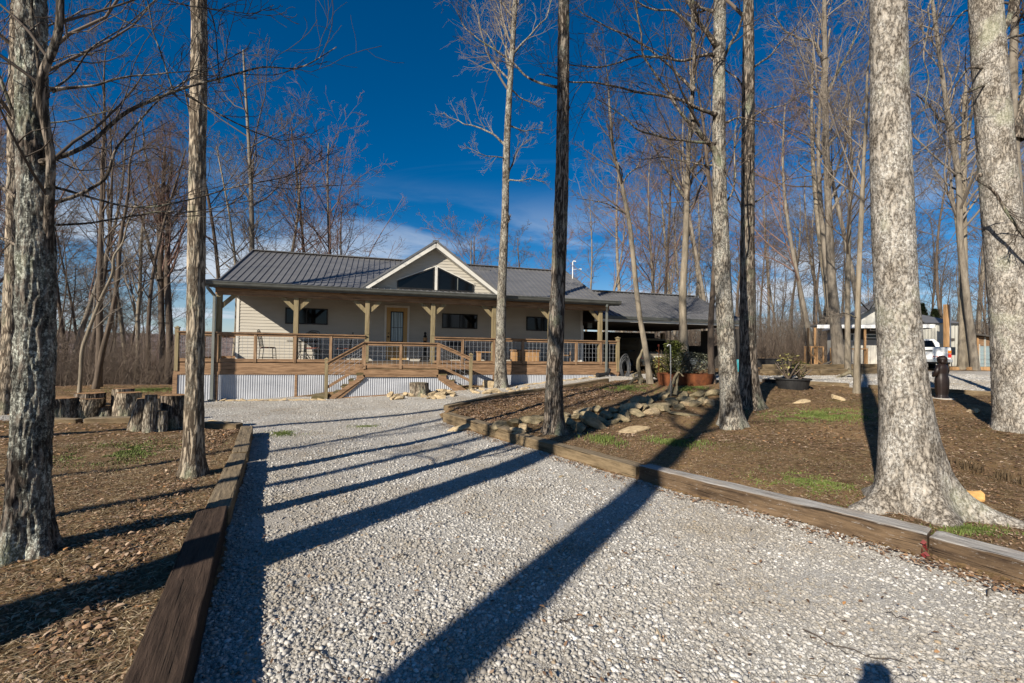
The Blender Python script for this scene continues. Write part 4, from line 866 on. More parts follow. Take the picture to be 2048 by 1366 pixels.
# ---------------------------------------------------------------- porch furniture
def hx(s, q, z, rz=0): return dict(location=H(s, q, z), rotation_euler=(0, 0, HA+rz))
def patio_chair(s, q, rz, label):
    r = empty('patio_chair', H(s, q, DZ), HA+rz, label, 'chair', 'iron patio chairs on the porch'); f = MB()
    for x in (-.22, .22): f.tube([(x, .24, 0), (x, .20, .44), (x, .26, .8), (x*.8, .31, 1.02)], .012, 6); f.tube([(x, -.22, 0), (x, -.19, .44)], .012, 6); f.tube([(x, -.2, .12), (x, .22, .12)], .008, 5)
    f.tube([(-.22, .2, .44), (.22, .2, .44)], .01, 5); f.tube([(-.22, -.19, .44), (.22, -.19, .44)], .01, 5); f.tube([(-.22, -.22, .2), (.22, -.22, .2)], .008, 5); f.build('frame', M['black'], r)
    b = MB(); b.tube([(-.18, .31, 1.02)]+[(-.18*math.cos(t), .315, 1.02+.07*math.sin(t)) for t in np.linspace(.2, 2.9, 8)]+[(.18, .31, 1.02)], .012, 6)
    for k in range(-2, 3): b.tube([(k*.07, .21, .5), (k*.07+.02*math.sin(k), .26, .78), (k*.05, .31, 1.06)], .006, 5)
    b.tube([(.08*math.cos(t), .27, .82+.08*math.sin(t)) for t in np.linspace(0, 6.28, 12)], .007, 5); b.build('backrest', M['black'], r)
    MB().lathe((0, 0, .445), [(.2, 0), (.235, .015), (.235, .035), (.2, .05)], 14).build('seat', M['cushion'], r); return r
patio_chair(1.25, 1.0, R(88), 'black iron patio chair in front of the sunlit wall'); patio_chair(2.75, .75, R(190), 'black iron patio chair nearest the railing with its back towards the yard')
patio_chair(2.55, 1.7, R(5), 'black iron patio chair behind the table against the wall'); patio_chair(3.75, 1.2, R(-90), 'black iron patio chair at the right end of the patio table')
tb = empty('patio_table', H(2.35, 1.15, DZ), HA, 'round black iron patio table among the chairs', 'table')
MB().lathe((0, 0, .70), [(.5, 0), (.53, .01), (.53, .03), (.5, .035)], 28).build('tabletop', M['black'], tb); mb = MB()
for k in range(4): t = k*math.pi/2+.7; mb.tube([(.12*math.cos(t), .12*math.sin(t), .7), (.10*math.cos(t), .10*math.sin(t), .35), (.34*math.cos(t), .34*math.sin(t), .03)], .016, 6)
mb.tube([(.11*math.cos(t), .11*math.sin(t), .36) for t in np.linspace(0, 6.28, 14)], .012, 6); mb.build('pedestal', M['black'], tb)
sm = empty('porch_totem', H(6.78, 1.6, DZ), HA, 'tall black carved figure with amber band beside the front door', 'statue')
MB().lathe((0, 0, 0), [(.2, 0), (.22, .04), (.12, .1), (.07, .2), (.06, .5), (.10, .62), (.09, .75), (.06, .82)], 14).build('pedestal', M['black'], sm); MB().lathe((0, 0, .82), [(.06, 0), (.09, .03), (.09, .12), (.06, .15)], 14).build('band', M['cedar'], sm); MB().lathe((0, 0, .97), [(.05, 0), (.075, .04), (.03, .1), (.055, .14), (.04, .2), (.01, .22)], 12).build('head', M['black'], sm)
for q_ in ((.18), (-.18)): MB().box(-.16, .16, q_-.05, q_+.05, .0, .22).build('foot', M['black'], sm)
bn = empty('porch_bench', H(9.35, 1.2, DZ), HA, 'low orange wooden bench behind the railing right of the second window', 'bench'); MB().box(-.55, .55, -.17, .17, .40, .44).build('seat', M['cedar'], bn)
for x in (-.45, .45): MB().box(x-.07, x+.07, -.14, .14, 0, .4).build('leg', M['cedar'], bn)
dk = empty('wicker_armchair', H(8.0, 1.3, DZ), HA, 'dark wicker armchair below the second window', 'chair'); MB().box(-.3, .3, -.28, .28, .1, .42).build('seat', M['black'], dk, bevel=.04); MB().box(-.33, .33, .2, .34, .3, .85).build('backrest', M['black'], dk, bevel=.05)
for x in (-.33, .33): MB().box(x-.05, x+.05, -.28, .28, .05, .6).build('armrest', M['black'], dk, bevel=.03)
ws = empty('storage_chest', H(10.9, 1.35, DZ), HA, 'brown wooden storage chest on the porch behind the slim lichened tree', 'chest'); MB().box(-.55, .55, -.25, .25, 0, .48).build('body', M['cedar'], ws); MB().box(-.58, .58, -.28, .28, .48, .54).build('lid', M['wood'], ws)
ws = empty('porch_rocker', H(12.6, 1.3, DZ), HA+R(20), 'low brown wooden rocker near the right end of the porch', 'chair'); MB().box(-.28, .28, -.26, .26, .3, .35).build('seat', M['cedar'], ws); MB().box(-.28, .28, .22, .26, .35, .72).build('backrest', M['cedar'], ws); mb = MB()
for x in (-.25, .25): mb.tube([(x, -.42, .06), (x, 0, .0), (x, .42, .06)], .02, 6); mb.bar((x, -.22, .02), (x, -.22, .5), .04, .04); mb.bar((x, .22, .02), (x, .22, .35), .04, .04)
mb.build('rocker_frame', M['cedar'], ws)
# ---------------------------------------------------------------- trees
def unit(v): return v/(np.linalg.norm(v, axis=-1, keepdims=True)+1e-12)
def tubes(P, Rr, k):
    m, n, _ = P.shape; T = unit(np.gradient(P, axis=1)); md = np.abs(unit(P[:, -1]-P[:, 0])); ax = np.argmin(md, -1); ref = np.eye(3)[ax][:, None]
    a = unit(np.cross(T, np.broadcast_to(ref, T.shape))); b = np.cross(a, T); th = 2*np.pi*np.arange(k)/k
    V = P[:, :, None] + Rr[:, :, None, None]*(a[:, :, None]*np.cos(th)[None, None, :, None] + b[:, :, None]*np.sin(th)[None, None, :, None])
    i = np.arange(m*n*k).reshape(m, n, k); j = np.roll(i, -1, 2); Q = np.stack([i[:, :-1], i[:, 1:], j[:, 1:], j[:, :-1]], -1).reshape(-1, 4); return V.reshape(-1, 3), Q
class Mesher:
    def __init__(s): s.V = []; s.Q = []; s.n = 0; s.m = []
    def add(s, P, Rr, k, mi=0, rough=0):
        if len(P) == 0: return
        V, Q = tubes(P, Rr, k)
        if rough:
            C = np.repeat(P.reshape(-1, 3), k, 0); V = C+(V-C)*(1+rough*(vn(V*np.array([28, 28, 28]), 3)-.5)[:, None]*2)
        s.V.append(V); s.Q.append(Q+s.n); s.n += len(V); s.m.append(np.full(len(Q), mi))
    def mesh(s, name, mat, parent, mat2=None):
        return mk(name, np.concatenate(s.V), [np.concatenate(s.Q)], mat, parent, smooth=True, mats=[mat, mat2] if mat2 else None, midx=np.concatenate(s.m) if mat2 else None)
def children(P, Rr, k, t0, t1, lf, ang, n, upd, wig, rg, rf=.55, taper=.25, lmin=.05, tpow=.6, L0=None):
    m, npt, _ = P.shape; seg = np.linalg.norm(np.diff(P, axis=1), axis=-1); Lp = seg.sum(1)
    t = t0+(t1-t0)*(np.arange(k)[None]+rg.random((m, k)))/k; x = np.clip(t*(npt-1), 0, npt-1.001); i = x.astype(int); f = (x-i)[..., None]; r_ = np.arange(m)[:, None]
    p = P[r_, i]*(1-f)+P[r_, i+1]*f; T = unit(P[r_, i+1]-P[r_, i]); rad = (Rr[r_, i]*(1-f[..., 0])+Rr[r_, i+1]*f[..., 0])*rf
    v = unit(rg.normal(size=(m, k, 3))); pp = unit(v-(v*T).sum(-1, keepdims=True)*T); a = np.radians(ang*(.75+.5*rg.random((m, k))))[..., None]
    d = T*np.cos(a)+pp*np.sin(a); L_ = np.maximum((Lp[:, None] if L0 is None else L0)*lf*(1-tpow*(t-t0)/(t1-t0+1e-9))*(.6+.7*rg.random((m, k))), lmin)
    M_ = m*k; d = d.reshape(M_, 3); p = p.reshape(M_, 3); L_ = L_.reshape(M_); rad = rad.reshape(M_)
    out = np.zeros((M_, n, 3)); out[:, 0] = p; cur = d.copy()
    for s in range(1, n):
        cur = unit(cur + np.array([0, 0, upd])/n*2 + rg.normal(size=(M_, 3))*wig); out[:, s] = out[:, s-1]+cur*(L_/(n-1))[:, None]
    return out, np.maximum(rad[:, None]*np.linspace(1, taper, n)[None], .0008)
def resample(pts, n):
    pts = np.array(pts, float); d = np.concatenate([[0], np.cumsum(np.linalg.norm(np.diff(pts[:, :3], axis=0), axis=1))]); t = np.linspace(0, d[-1], n)
    o = np.stack([np.interp(t, d, pts[:, k]) for k in range(pts.shape[1])], -1)
    if n > 6:
        for _ in range(2): o[1:-1] = (o[:-2]+2*o[1:-1]+o[2:])/4
    return o
def trunk(path, name, mat, parent, kn, dz, flare=.35, fh=.25, amp=.012, fx=26, fz=5, seed=0, lobes=5, smooth=True, dzt=None, ztop=None, roots=None, tex=0):
    path = np.array(path, float); zs = []; z = 0; Lt = path[-1, 2]; zz = -.12
    while zz < Lt: zs.append(zz); zz += dz if (ztop is None or zz < ztop) else (dzt or dz*6)
    zs.append(Lt); zs = np.array(zs); C = np.stack([np.interp(zs, path[:, 2], path[:, k]) for k in range(4)], -1)
    ker = 5
    th = 2*np.pi*np.arange(kn)/kn; r0 = C[:, 3][:, None]*np.ones((1, kn)); zz = zs[:, None]
    lob = 1+.55*np.sin(th*lobes+seed)[None]+.4*np.sin(th*(lobes-2)+seed*2.3)[None]
    r = r0*(1+flare*np.exp(-np.maximum(zz, 0)/fh)*lob) + r0*.25*flare*np.exp(-np.maximum(zz, -.1)/.07)
    if roots:
        for ang, am, wd in roots:
            dth = np.abs((th-R(ang)+np.pi) % (2*np.pi)-np.pi)[None]; r = r+am*np.exp(-(dth/wd)**2)*np.exp(-np.maximum(zz, 0)/.10)+am*.35*np.exp(-(dth/(wd*1.8))**2)*np.exp(-np.maximum(zz, 0)/.3)
    X = np.cos(th)[None]*r0; Y_ = np.sin(th)[None]*r0; Pn = np.stack([X*fx*.5, Y_*fx*.5, zz*fz*.5+0*X], -1)
    w_ = fbm(Pn*.35, 2, seed+2)*2; n1 = vn(Pn+w_[..., None]*np.array([1, 1, .3]), seed); rid = 1-np.abs(2*n1-1); n2 = fbm(Pn*2.6, 2, seed+7)
    big = fbm(np.stack([X*3, Y_*3, zz*1.1+0*X], -1), 2, seed+4)
    r = r + amp*((rid**1.4)*1.3-.6) + amp*.5*(n2-.5)*2 + r0*.13*(big-.5)
    V = np.stack([C[:, 0][:, None]+np.cos(th)[None]*r, C[:, 1][:, None]+np.sin(th)[None]*r, zz+0*r], -1).reshape(-1, 3)
    i = np.arange(len(zs)*kn).reshape(len(zs), kn); j = np.roll(i, -1, 1); Q = np.stack([i[:-1], j[:-1], j[1:], i[1:]], -1).reshape(-1, 4)
    return mk(name, V, [Q], M[mat] if isinstance(mat, str) else mat, parent, smooth=smooth)
def crown(path, parent, mat, rg, zlo=.45, nl=16, ang=45, k2=7, k3=5, k4=3, lf=.34, hero=[], r0=.42, upd=.5, H_=None, droop=0, minr=.004, k5=0, rmul=1.0, lbk='barkD'):
    """path: trunk (x,y,z,r). limbs from zlo*H up; hero: extra explicit limbs (arrays n,4)"""
    ms = Mesher(); path = np.array(path, float); H_ = path[-1, 2]; P = path[None, :, :3]; Rr = path[None, :, 3]
    tz = np.interp(zlo*H_, path[:, 2], np.linspace(0, 1, len(path)))
    sets = []
    if nl:
        A, ra = children(P, Rr, nl, tz, .985, lf, ang, 8, upd, .13, rg, r0, .22, tpow=.62, L0=np.full((1, nl), H_)); ms.add(A, ra*rmul, 6); sets.append((A, ra))
    for h in hero:
        h = np.array(h, float); hh = resample(h, 34); A2 = hh[None, :, :3]; Lh = np.linalg.norm(np.diff(hh[:, :3], axis=0), axis=1); s_ = np.concatenate([[0], np.cumsum(Lh)]); r2 = hh[:, 3]*(1+.9*np.exp(-s_/(hh[0, 3]*2.6)))
        A2 = A2 + (np.stack([vn(np.stack([s_*2.2+q_*9, s_*0+h[0, 2], s_*0], -1), 5)-.5 for q_ in range(3)], -1)*np.minimum(1, s_/.3)[:, None]*.11)[None]; ms.add(A2, r2[None], 12, 1, .07); h = np.concatenate([A2[0], r2[:, None]], 1)[np.linspace(0, 33, 12).astype(int)]; A = h[None, :, :3]; ra = h[None, :, 3]; 
        sets.append((A[:, ::1][:, [0, 2, 4, 6, 8, 9, 10, 11]], ra[:, [0, 2, 4, 6, 8, 9, 10, 11]]))
    if not sets: return None
    A = np.concatenate([s[0] for s in sets]); ra = np.concatenate([s[1] for s in sets])
    B, rb = children(A, ra, k2, .18, .97, .42, 42, 6, upd*.5, .17, rg, .5, .3, tpow=.5); ms.add(B, np.maximum(rb, minr*.8), 4)
    if k3:
        C, rc = children(B, rb, k3, .15, .97, .50, 40, 5, upd*.4, .2, rg, .55, .35, tpow=.4); ms.add(C, np.maximum(rc, minr*.55), 3)
        if k4:
            D, rd = children(C, rc, k4, .15, .98, .55, 38, 4, upd*.3, .2, rg, .6, .5, tpow=.35); ms.add(D, np.maximum(rd, minr*.4), 3)
            if k5: E, re = children(D, rd, k5, .2, .98, .6, 36, 3, upd*.2, .2, rg, .7, .6, tpow=.3); ms.add(E, np.maximum(re, minr*.35), 3)
    o = ms.mesh('crown', mat, parent, M[lbk]); return o
def px_tree(pts, label, bk='barkS', tw_='twigA', Z=None, top=16, kn=40, dz=.05, lean=(0, 0), flare=.12, amp=.010, seed=1, limbs=(), cr={}, group=None, ztop=None, roots=None, fh=.25, rootname='bare_tree', fx=26, fz=5, rtop=.35):
    g = gp(pts[0][0], pts[0][1], Gs)
    if Z: x = (pts[0][0]-1024)/F*Z; g = np.array([x, Z, float(Gs(x, Z))])
    Z = g[1]; W_ = []
    for x, y, w_ in pts: w_ = w_*(.97*math.cos(math.atan((x-1024)/F))**.85); p = at(x, y, Z); W_.append((p[0]-g[0], 0, p[2]-g[2], w_*Z/F/2))
    W_[0] = (0, 0, -.15, W_[0][3]); rl = W_[-1][3]; z0 = W_[-1][2]; dxx = (W_[-1][0]-W_[-2][0])/(W_[-1][2]-W_[-2][2]+1e-6)
    rr0 = np.random.default_rng(seed)
    if z0 < top:
        for t in np.linspace(0, 1, 7)[1:]: W_.append((W_[-1][0]+dxx*(top-z0)/6*.5+rr0.normal()*.04, rr0.normal()*.06, z0+(top-z0)*t, rl*(1-(1-rtop*.35)*t**1.1)))
    pth = resample(W_, 40); root = empty('bare_tree' if not rootname else rootname, tuple(g), 0, label, 'tree', group)
    trunk(pth, 'trunk', bk, root, kn, dz, flare, fh, amp, fx, fz, seed, ztop=ztop, roots=roots)
    hs = []
    for lm in limbs:
        n = len(lm); o = []
        for i, (x, y, w_, zo) in enumerate(lm): p = at(x, y, Z+zo); o.append((p[0]-g[0], p[1]-g[1], p[2]-g[2], w_*(Z+zo)/F/2*(1.15 if i == 0 else 1)))
        if 0 <= o[0][2] and abs(np.interp(o[0][2], pth[:, 2], pth[:, 0])-o[0][0]) < .45 and lm[0][3] < .19 and lm[0][3] > -.19: o[0] = (float(np.interp(o[0][2], pth[:, 2], pth[:, 0])), float(np.interp(o[0][2], pth[:, 2], pth[:, 1])), o[0][2], o[0][3])
        hs.append(o)
    kw = dict(zlo=.5, nl=14, k2=8, k3=6, k4=3, upd=.4, minr=.0055); kw.update(cr); tm = kw.pop('tw', tw_)
    crown(pth, root, M[tm], rr0, hero=hs, **kw); return root
def lim(pts, w0, w1, z0, z1): n = len(pts); return [(x, y, w0+(w1-w0)*i/(n-1), z0+(z1-z0)*i/(n-1)) for i, (x, y) in enumerate(pts)]
# --- foreground trunks
px_tree([(52,1108,92),(58,980,82),(66,800,82),(76,600,80),(72,450,76),(66,300,66),(64,150,62),(63,0,62)], 'big dark furrowed trunk with white lichen nearest the camera on the left', 'barkL', 'twigD', top=15, kn=120, dz=.018, ztop=4.8, flare=.42, fh=.22, amp=.013, seed=3, fx=64, fz=14, rtop=.5,
 limbs=[lim([(70,570),(80,450),(84,395),(88,351),(94,246),(105,132),(115,26),(122,-60),(130,-200)], 17, 12, -.02, -.25),
  lim([(100,315),(130,300),(176,277),(242,237),(308,209),(351,189),(387,176),(439,165),(518,143),(593,123),(666,89)], 9.5, 1.6, -.15, .7), lim([(102,180),(140,174),(185,167),(228,149),(264,143),(316,147),(378,147),(431,140)], 6, 1.2, -.2, .3),
  lim([(72,415),(132,391),(176,369),(211,349),(226,307),(246,281),(308,220),(378,167),(433,136)], 8, 1.5, 0, .5), lim([(90,365),(130,374),(185,384),(246,402),(325,415),(395,402),(474,382),(571,362),(641,336)], 6, 1.1, 0, .9),
  lim([(80,450),(114,444),(185,437),(264,426),(316,420),(378,424),(439,424),(505,413)], 5, 1.1, 0, .8), lim([(373,189),(413,213),(461,242),(505,264),(571,281),(637,272)], 4, 1.1, .35, .8),
  lim([(95,345),(80,325),(53,272),(26,211),(9,154),(-18,105),(-60,40)], 8, 5, 0, -.1), lim([(75,480),(61,474),(40,404),(0,373),(-60,350),(-140,330)], 9, 5, 0, .2), lim([(76,530),(68,523),(26,492),(-13,474),(-90,450)], 9, 6, 0, .2),
  lim([(349,190),(347,184),(325,119),(303,66),(305,0),(300,-60)], 3.5, 1.6, .3, .2), lim([(300,-30),(336,0),(382,15),(439,25),(510,24),(558,4)], 3, 1, .2, .5), lim([(439,165),(439,154),(428,88),(422,44),(410,0)], 2.4, 1.2, .45, .4),
  lim([(94,246),(80,140),(76,60),(78,0),(80,-60)], 6, 4, -.1, -.2), lim([(108,210),(180,110),(260,50),(330,-20)], 4, 1.2, 0, 1.2), lim([(100,300),(160,330),(250,320),(340,290)], 3, 1, 0, .9)],
 cr=dict(nl=9, zlo=.55, k2=10, k3=4, k4=0, lf=.3, minr=.0035, upd=.25))
px_tree([(383,952,52),(386,900,40),(390,800,37),(391,700,36),(392,550,36),(394,400,36),(397,200,34),(399,0,32)], 'slim tan furrowed trunk standing left of the house in front of the deck', 'barkT', 'twigA', top=17, kn=90, dz=.025, ztop=6.5, flare=.30, fh=.2, amp=.009, seed=5, fx=44, fz=8, cr=dict(zlo=.62, nl=12))
px_tree([(12,822,58),(20,740,44),(25,600,33),(27,400,30),(30,200,27),(32,0,24)], 'grey trunk at the left picture edge behind the big dark trunk', 'barkT', 'twigA', top=17, kn=60, dz=.05, ztop=9, seed=6, amp=.012, limbs=[lim([(30,200),(60,150),(110,120),(170,110),(230,100)], 4, 1, 0, .5), lim([(28,300),(80,250),(150,240),(220,220),(280,215)], 4, 1, 0, .8), lim([(30,90),(100,50),(180,20),(280,50),(320,60)], 4, 1, 0, 1)], cr=dict(zlo=.38, nl=14, k2=8, minr=.0055))
px_tree([(1002,778,28),(1001,700,21),(1003,600,19),(1006,520,17),(1010,440,15),(1013,300,14),(1019,180,12),(1026,80,10),(1031,0,9)], 'slim pale lichened tree growing right in front of the porch', 'barkM', 'twigC', top=17.5, kn=48, dz=.06, ztop=15, seed=7, amp=.008, flare=.3,
 limbs=[lim([(1011,293),(988,266),(956,254),(927,252),(886,223)], 4.5, 1.2, 0, .6), lim([(1025,178),(1050,197),(1083,213)], 3, 1, 0, .5), lim([(1014,375),(1019,361),(1033,363),(1058,354),(1087,365)], 4, 1, 0, -.4), lim([(1014,368),(1023,328),(1035,300),(1055,280)], 3.5, 1, 0, .5),
  lim([(1009,322),(1005,316),(976,311),(935,295)], 3, 1, 0, -.5), lim([(1012,250),(1045,262),(1085,255)], 3, 1, 0, .6), lim([(1021,135),(985,90),(960,50),(945,10)], 3, 1.2, 0, .7), lim([(1025,110),(1060,70),(1090,40),(1110,-20)], 4, 1.5, 0, -.5), lim([(1017,158),(1013,120),(1010,60),(990,0)], 4, 1.5, 0, .3), lim([(1009,448),(1018,437),(1019,430)], 5, 4, 0, -.1)], cr=dict(zlo=.62, nl=18, k2=9, k3=6, k4=3, lf=.16, minr=.006, upd=.5, lbk='barkM'))
px_tree([(1110,866,46),(1106,820,37),(1108,760,34),(1111,700,33),(1115,600,30),(1119,500,28),(1124,350,26),(1126,200,25),(1128,0,23)], 'straight slim dark trunk right of the slim lichened tree', 'barkD', 'twigA', top=18, kn=80, dz=.03, ztop=9, seed=8, amp=.010, flare=.25, fh=.2, fx=40, fz=7,
 limbs=[lim([(1117,176),(1085,170),(1050,152),(1025,123),(960,82),(927,53),(912,16)], 5, 1.5, 0, .8)], cr=dict(zlo=.68, nl=12, k2=8))
px_tree([(1466,853,52),(1460,800,40),(1454,700,36),(1447,600,35),(1443,500,33),(1440,400,30),(1437,300,27),(1438,150,25),(1440,0,25)], 'grey trunk with dark spreading limbs in the right yard', 'barkM', 'twigD', top=16, kn=90, dz=.03, ztop=10, seed=9, amp=.011, flare=.25, fh=.25, fx=38,
 limbs=[lim([(1446,345),(1444,337),(1418,281),(1386,239),(1383,178),(1390,94),(1386,23),(1380,-60)], 12, 5, 0, -.4), lim([(1436,232),(1430,229),(1400,220),(1362,201),(1301,187),(1217,171),(1142,162),(1080,150)], 8, 2, 0, -.6), lim([(1436,112),(1423,110),(1381,119),(1325,112),(1278,117),(1194,136),(1137,126)], 7, 2, 0, -.3),
  lim([(1438,95),(1428,89),(1404,56),(1390,28),(1381,0),(1365,-60)], 10, 6, 0, -.5), lim([(1440,28),(1423,23),(1400,16),(1370,-20)], 7, 4, 0, .3), lim([(1448,120),(1451,117),(1470,70),(1489,28),(1500,-40)], 6, 4, 0, .3), lim([(1390,262),(1362,225),(1306,145),(1273,56),(1269,0),(1260,-60)], 5, 2.5, -.2, -.5),
  lim([(1418,283),(1400,286),(1344,281),(1287,262),(1231,225),(1190,200)], 6, 1.5, -.1, -.6), lim([(1445,410),(1451,407),(1475,356),(1470,262),(1480,200)], 5, 2, 0, .5), lim([(1388,180),(1340,130),(1290,90),(1220,60),(1160,20)], 5, 1.5, -.3, -.4), lim([(1388,60),(1340,20),(1290,10),(1240,-20)], 5, 2, -.3, -.4),
  lim([(1440,250),(1480,235),(1530,250),(1590,240)], 4, 1.3, 0, -.5), lim([(1444,330),(1400,330),(1330,310),(1270,320)], 4, 1.2, 0, .8)], cr=dict(zlo=.6, nl=10, k2=10, k3=6, k4=2, minr=.005, upd=.15))
px_tree([(1500,816,52),(1497,760,40),(1495,700,34),(1495,600,32),(1495,450,29),(1496,300,27),(1497,150,25),(1497,0,21)], 'straight dark shaded trunk just right of the grey limbed trunk', 'barkD', 'twigA', top=18, kn=72, dz=.04, ztop=12, seed=10, amp=.012, flare=.3,
 limbs=[lim([(1500,408),(1512,403),(1559,370),(1610,328)], 4, 1.2, 0, .5), lim([(1500,240),(1510,234),(1568,206),(1639,159)], 4, 1.2, 0, -.6), lim([(1500,145),(1540,110),(1590,60),(1620,10)], 4, 1.4, 0, .6), lim([(1495,190),(1470,150),(1400,100),(1350,60)], 4, 1.2, 0, .8)], cr=dict(zlo=.5, nl=14, k2=8, minr=.005))
px_tree([(1832,1012,168),(1823,950,134),(1816,880,112),(1808,800,100),(1800,700,94),(1792,600,91),(1786,450,88),(1780,300,84),(1778,150,80),(1777,0,76)], 'huge pale grey trunk with flared roots in the right foreground', 'barkG', 'twigC', top=17, kn=150, dz=.022, ztop=6.5, seed=11, amp=.0045, flare=.16, fh=.2, fx=80, fz=36, roots=[(-38, .36, .20), (188, .26, .26), (-100, .10, .35), (90, .2, .3), (30, .2, .3)], cr=dict(zlo=.6, nl=12))
px_tree([(2040,858,112),(2034,800,100),(2026,700,90),(2018,600,86),(2005,450,84),(1992,300,79),(1980,150,74),(1971,0,69)], 'large pale leaning trunk at the right picture edge', 'barkG', 'twigD', top=17, kn=130, dz=.03, ztop=9, seed=12, amp=.009, flare=.12, fh=.2, fx=60, fz=22,
 limbs=[lim([(1960,350),(1951,356),(1968,369),(1999,408),(2025,435),(2047,465),(2080,500)], 4.5, 5.5, -.45, -.6), lim([(1990,95),(1999,83),(2017,53),(2023,0),(2030,-60)], 12, 9, -.1, .1), lim([(2003,90),(2020,79),(2048,70),(2090,50)], 6, 4, -.1, .1), lim([(1950,140),(1938,136),(1907,176),(1900,210),(1881,246),(1868,290)], 5, 1.2, 0, -.5), lim([(1950,165),(1925,190),(1915,225),(1935,260)], 4, 1.2, 0, -.5),
  lim([(1975,-60),(1900,-40),(1867,0),(1850,57),(1845,132),(1859,211)], 5, 1.4, 0, -.3), lim([(1970,-30),(1896,0),(1863,57),(1876,110)], 4, 1.3, 0, .4), lim([(1960,265),(1910,285),(1860,300),(1840,298)], 3, 1, 0, .6), lim([(1975,40),(1940,20),(1900,60),(1850,70),(1800,110)], 4, 1.2, 0, .9)], cr=dict(zlo=.55, nl=12, k2=8, k4=2, minr=.004, upd=.1))
# --- middle distance trees whose trunks can be followed
px_tree([(1302,767,15),(1297,740,13),(1290,690,12),(1279,632,11),(1271,566,10.5),(1265,500,10),(1259,445,9.5),(1240,351,8),(1222,290,6)], 'thin leaning sapling in front of the parked car', 'bgC', 'twigA', top=11.5, kn=16, dz=.15, seed=13, amp=.004, limbs=[lim([(1258,430),(1220,410),(1180,400),(1155,395)], 3, 1, 0, 0), lim([(1245,370),(1275,330),(1290,290),(1300,250)], 3, 1, 0, .3)], cr=dict(zlo=.5, nl=16, k2=8, k3=6, k4=3, lf=.25, minr=.006))
px_tree([(1372,760,24),(1368,700,18),(1365,620,15),(1366,560,14),(1370,513,13),(1374,398,12),(1376,328,10),(1380,250,7)], 'slim brown tree between the rusty planters', 'bgC', 'twigA', top=13.5, kn=16, dz=.15, seed=14, amp=.005, limbs=[lim([(1374,400),(1340,350),(1310,300),(1290,270)], 5, 1.5, 0, 0), lim([(1375,350),(1420,300),(1450,260)], 5, 1.5, 0, 0)], cr=dict(zlo=.42, nl=18, k2=8, k3=6, k4=3, lf=.28, minr=.006))
px_tree([(1425,768,16),(1422,720,13),(1421,658,12),(1424,600,11),(1428,553,10),(1432,450,9),(1420,380,8)], 'thin dark curved tree against the grey limbed trunk', 'bgB', 'twigA', top=11, kn=14, dz=.15, seed=15, cr=dict(zlo=.5, nl=14, k2=8))
px_tree([(1714,787,16),(1714,730,13),(1715,679,13),(1717,560,11),(1722,450,10),(1728,307,8),(1735,200,6)], 'slim straight pale tree left of the huge trunk', 'bgC', 'twigC', top=11, kn=18, dz=.12, seed=16, limbs=[lim([(1714,636),(1700,628),(1680,626),(1650,632)], 3, 1, 0, -.2), lim([(1716,600),(1740,620),(1752,600),(1760,590)], 2.5, 1, 0, .3)], cr=dict(zlo=.4, nl=16, k2=8))
px_tree([(1696,738,15),(1695,680,12),(1695,600,11),(1697,500,10),(1700,400,8)], 'thin tree in front of the white cabin', 'bgC', 'twigA', Z=19.5, top=13, kn=14, dz=.2, seed=17, cr=dict(zlo=.35, nl=16, k2=8))
px_tree([(1680,730,32),(1675,690,26),(1671,649,23),(1663,560,19),(1657,421,15),(1652,281,13),(1650,117,11),(1648,0,9)], 'tall grey trunk rising in front of the cabin porch', 'bgA', 'twigC', Z=22, top=20, kn=28, dz=.12, seed=18, amp=.01, limbs=[lim([(1652,120),(1630,85),(1600,75),(1570,60),(1545,30)], 6, 2, 0, 1), lim([(1652,190),(1690,120),(1715,60),(1735,0)], 5, 2, 0, -1)], cr=dict(zlo=.35, nl=22, k2=9, k3=6, k4=3, lf=.24, minr=.008))
px_tree([(1927,737,26),(1926,690,20),(1927,620,18),(1928,560,17),(1926,400,14),(1930,200,11)], 'grey trunk beside the metal building', 'bgC', 'twigC', Z=23, top=15, kn=22, dz=.15, seed=19, cr=dict(zlo=.45, nl=16))
px_tree([(1952,735,20),(1944,680,17),(1936,620,16),(1930,560,15),(1920,483,14),(1918,351,13),(1894,220,11),(1876,88,9),(1865,0,8)], 'leaning grey trunk crossing in front of the metal building', 'bgA', 'twigC', Z=22.5, top=19, kn=22, dz=.15, seed=20, limbs=[lim([(1918,351),(1935,290),(1945,220),(1950,140)], 7, 3, 0, 1), lim([(1900,260),(1870,230),(1850,200),(1830,190)], 5, 2, 0, -1)], cr=dict(zlo=.35, nl=20, k2=9, minr=.007))
px_tree([(2046,800,34),(2043,600,28),(2036,400,24),(2026,250,20),(2026,120,18),(2032,0,16)], 'forked trunk showing behind the large leaning trunk', 'bgA', 'twigD', top=14, kn=24, dz=.12, seed=21, limbs=[lim([(2028,280),(2045,200),(2060,120),(2080,0)], 14, 9, 0, 0)], cr=dict(zlo=.45, nl=12))
px_tree([(326,756,15),(325,700,13),(322,600,13),(321,520,13),(322,430,12),(325,400,9),(330,300,6)], 'forking brown tree at the wood edge left of the deck', 'bgB', 'twigB', top=14, kn=16, dz=.2, seed=22, limbs=[lim([(322,560),(300,500),(285,440),(270,400),(262,340)], 7, 2, 0, 0), lim([(321,430),(350,380),(370,300)], 6, 2, 0, 0), lim([(321,440),(300,380),(290,300),(285,240)], 6, 2, 0, 1)], cr=dict(zlo=.42, nl=20, k2=9, k3=6, k4=4, lf=.3, minr=.008, ang=30))
px_tree([(338,742,18),(340,690,15),(338,640,15),(334,560,13),(336,450,10)], 'dark trunk close behind the forking brown tree', 'bgB', 'twigB', top=14, kn=14, dz=.2, seed=23, cr=dict(zlo=.45, nl=16, k2=8))
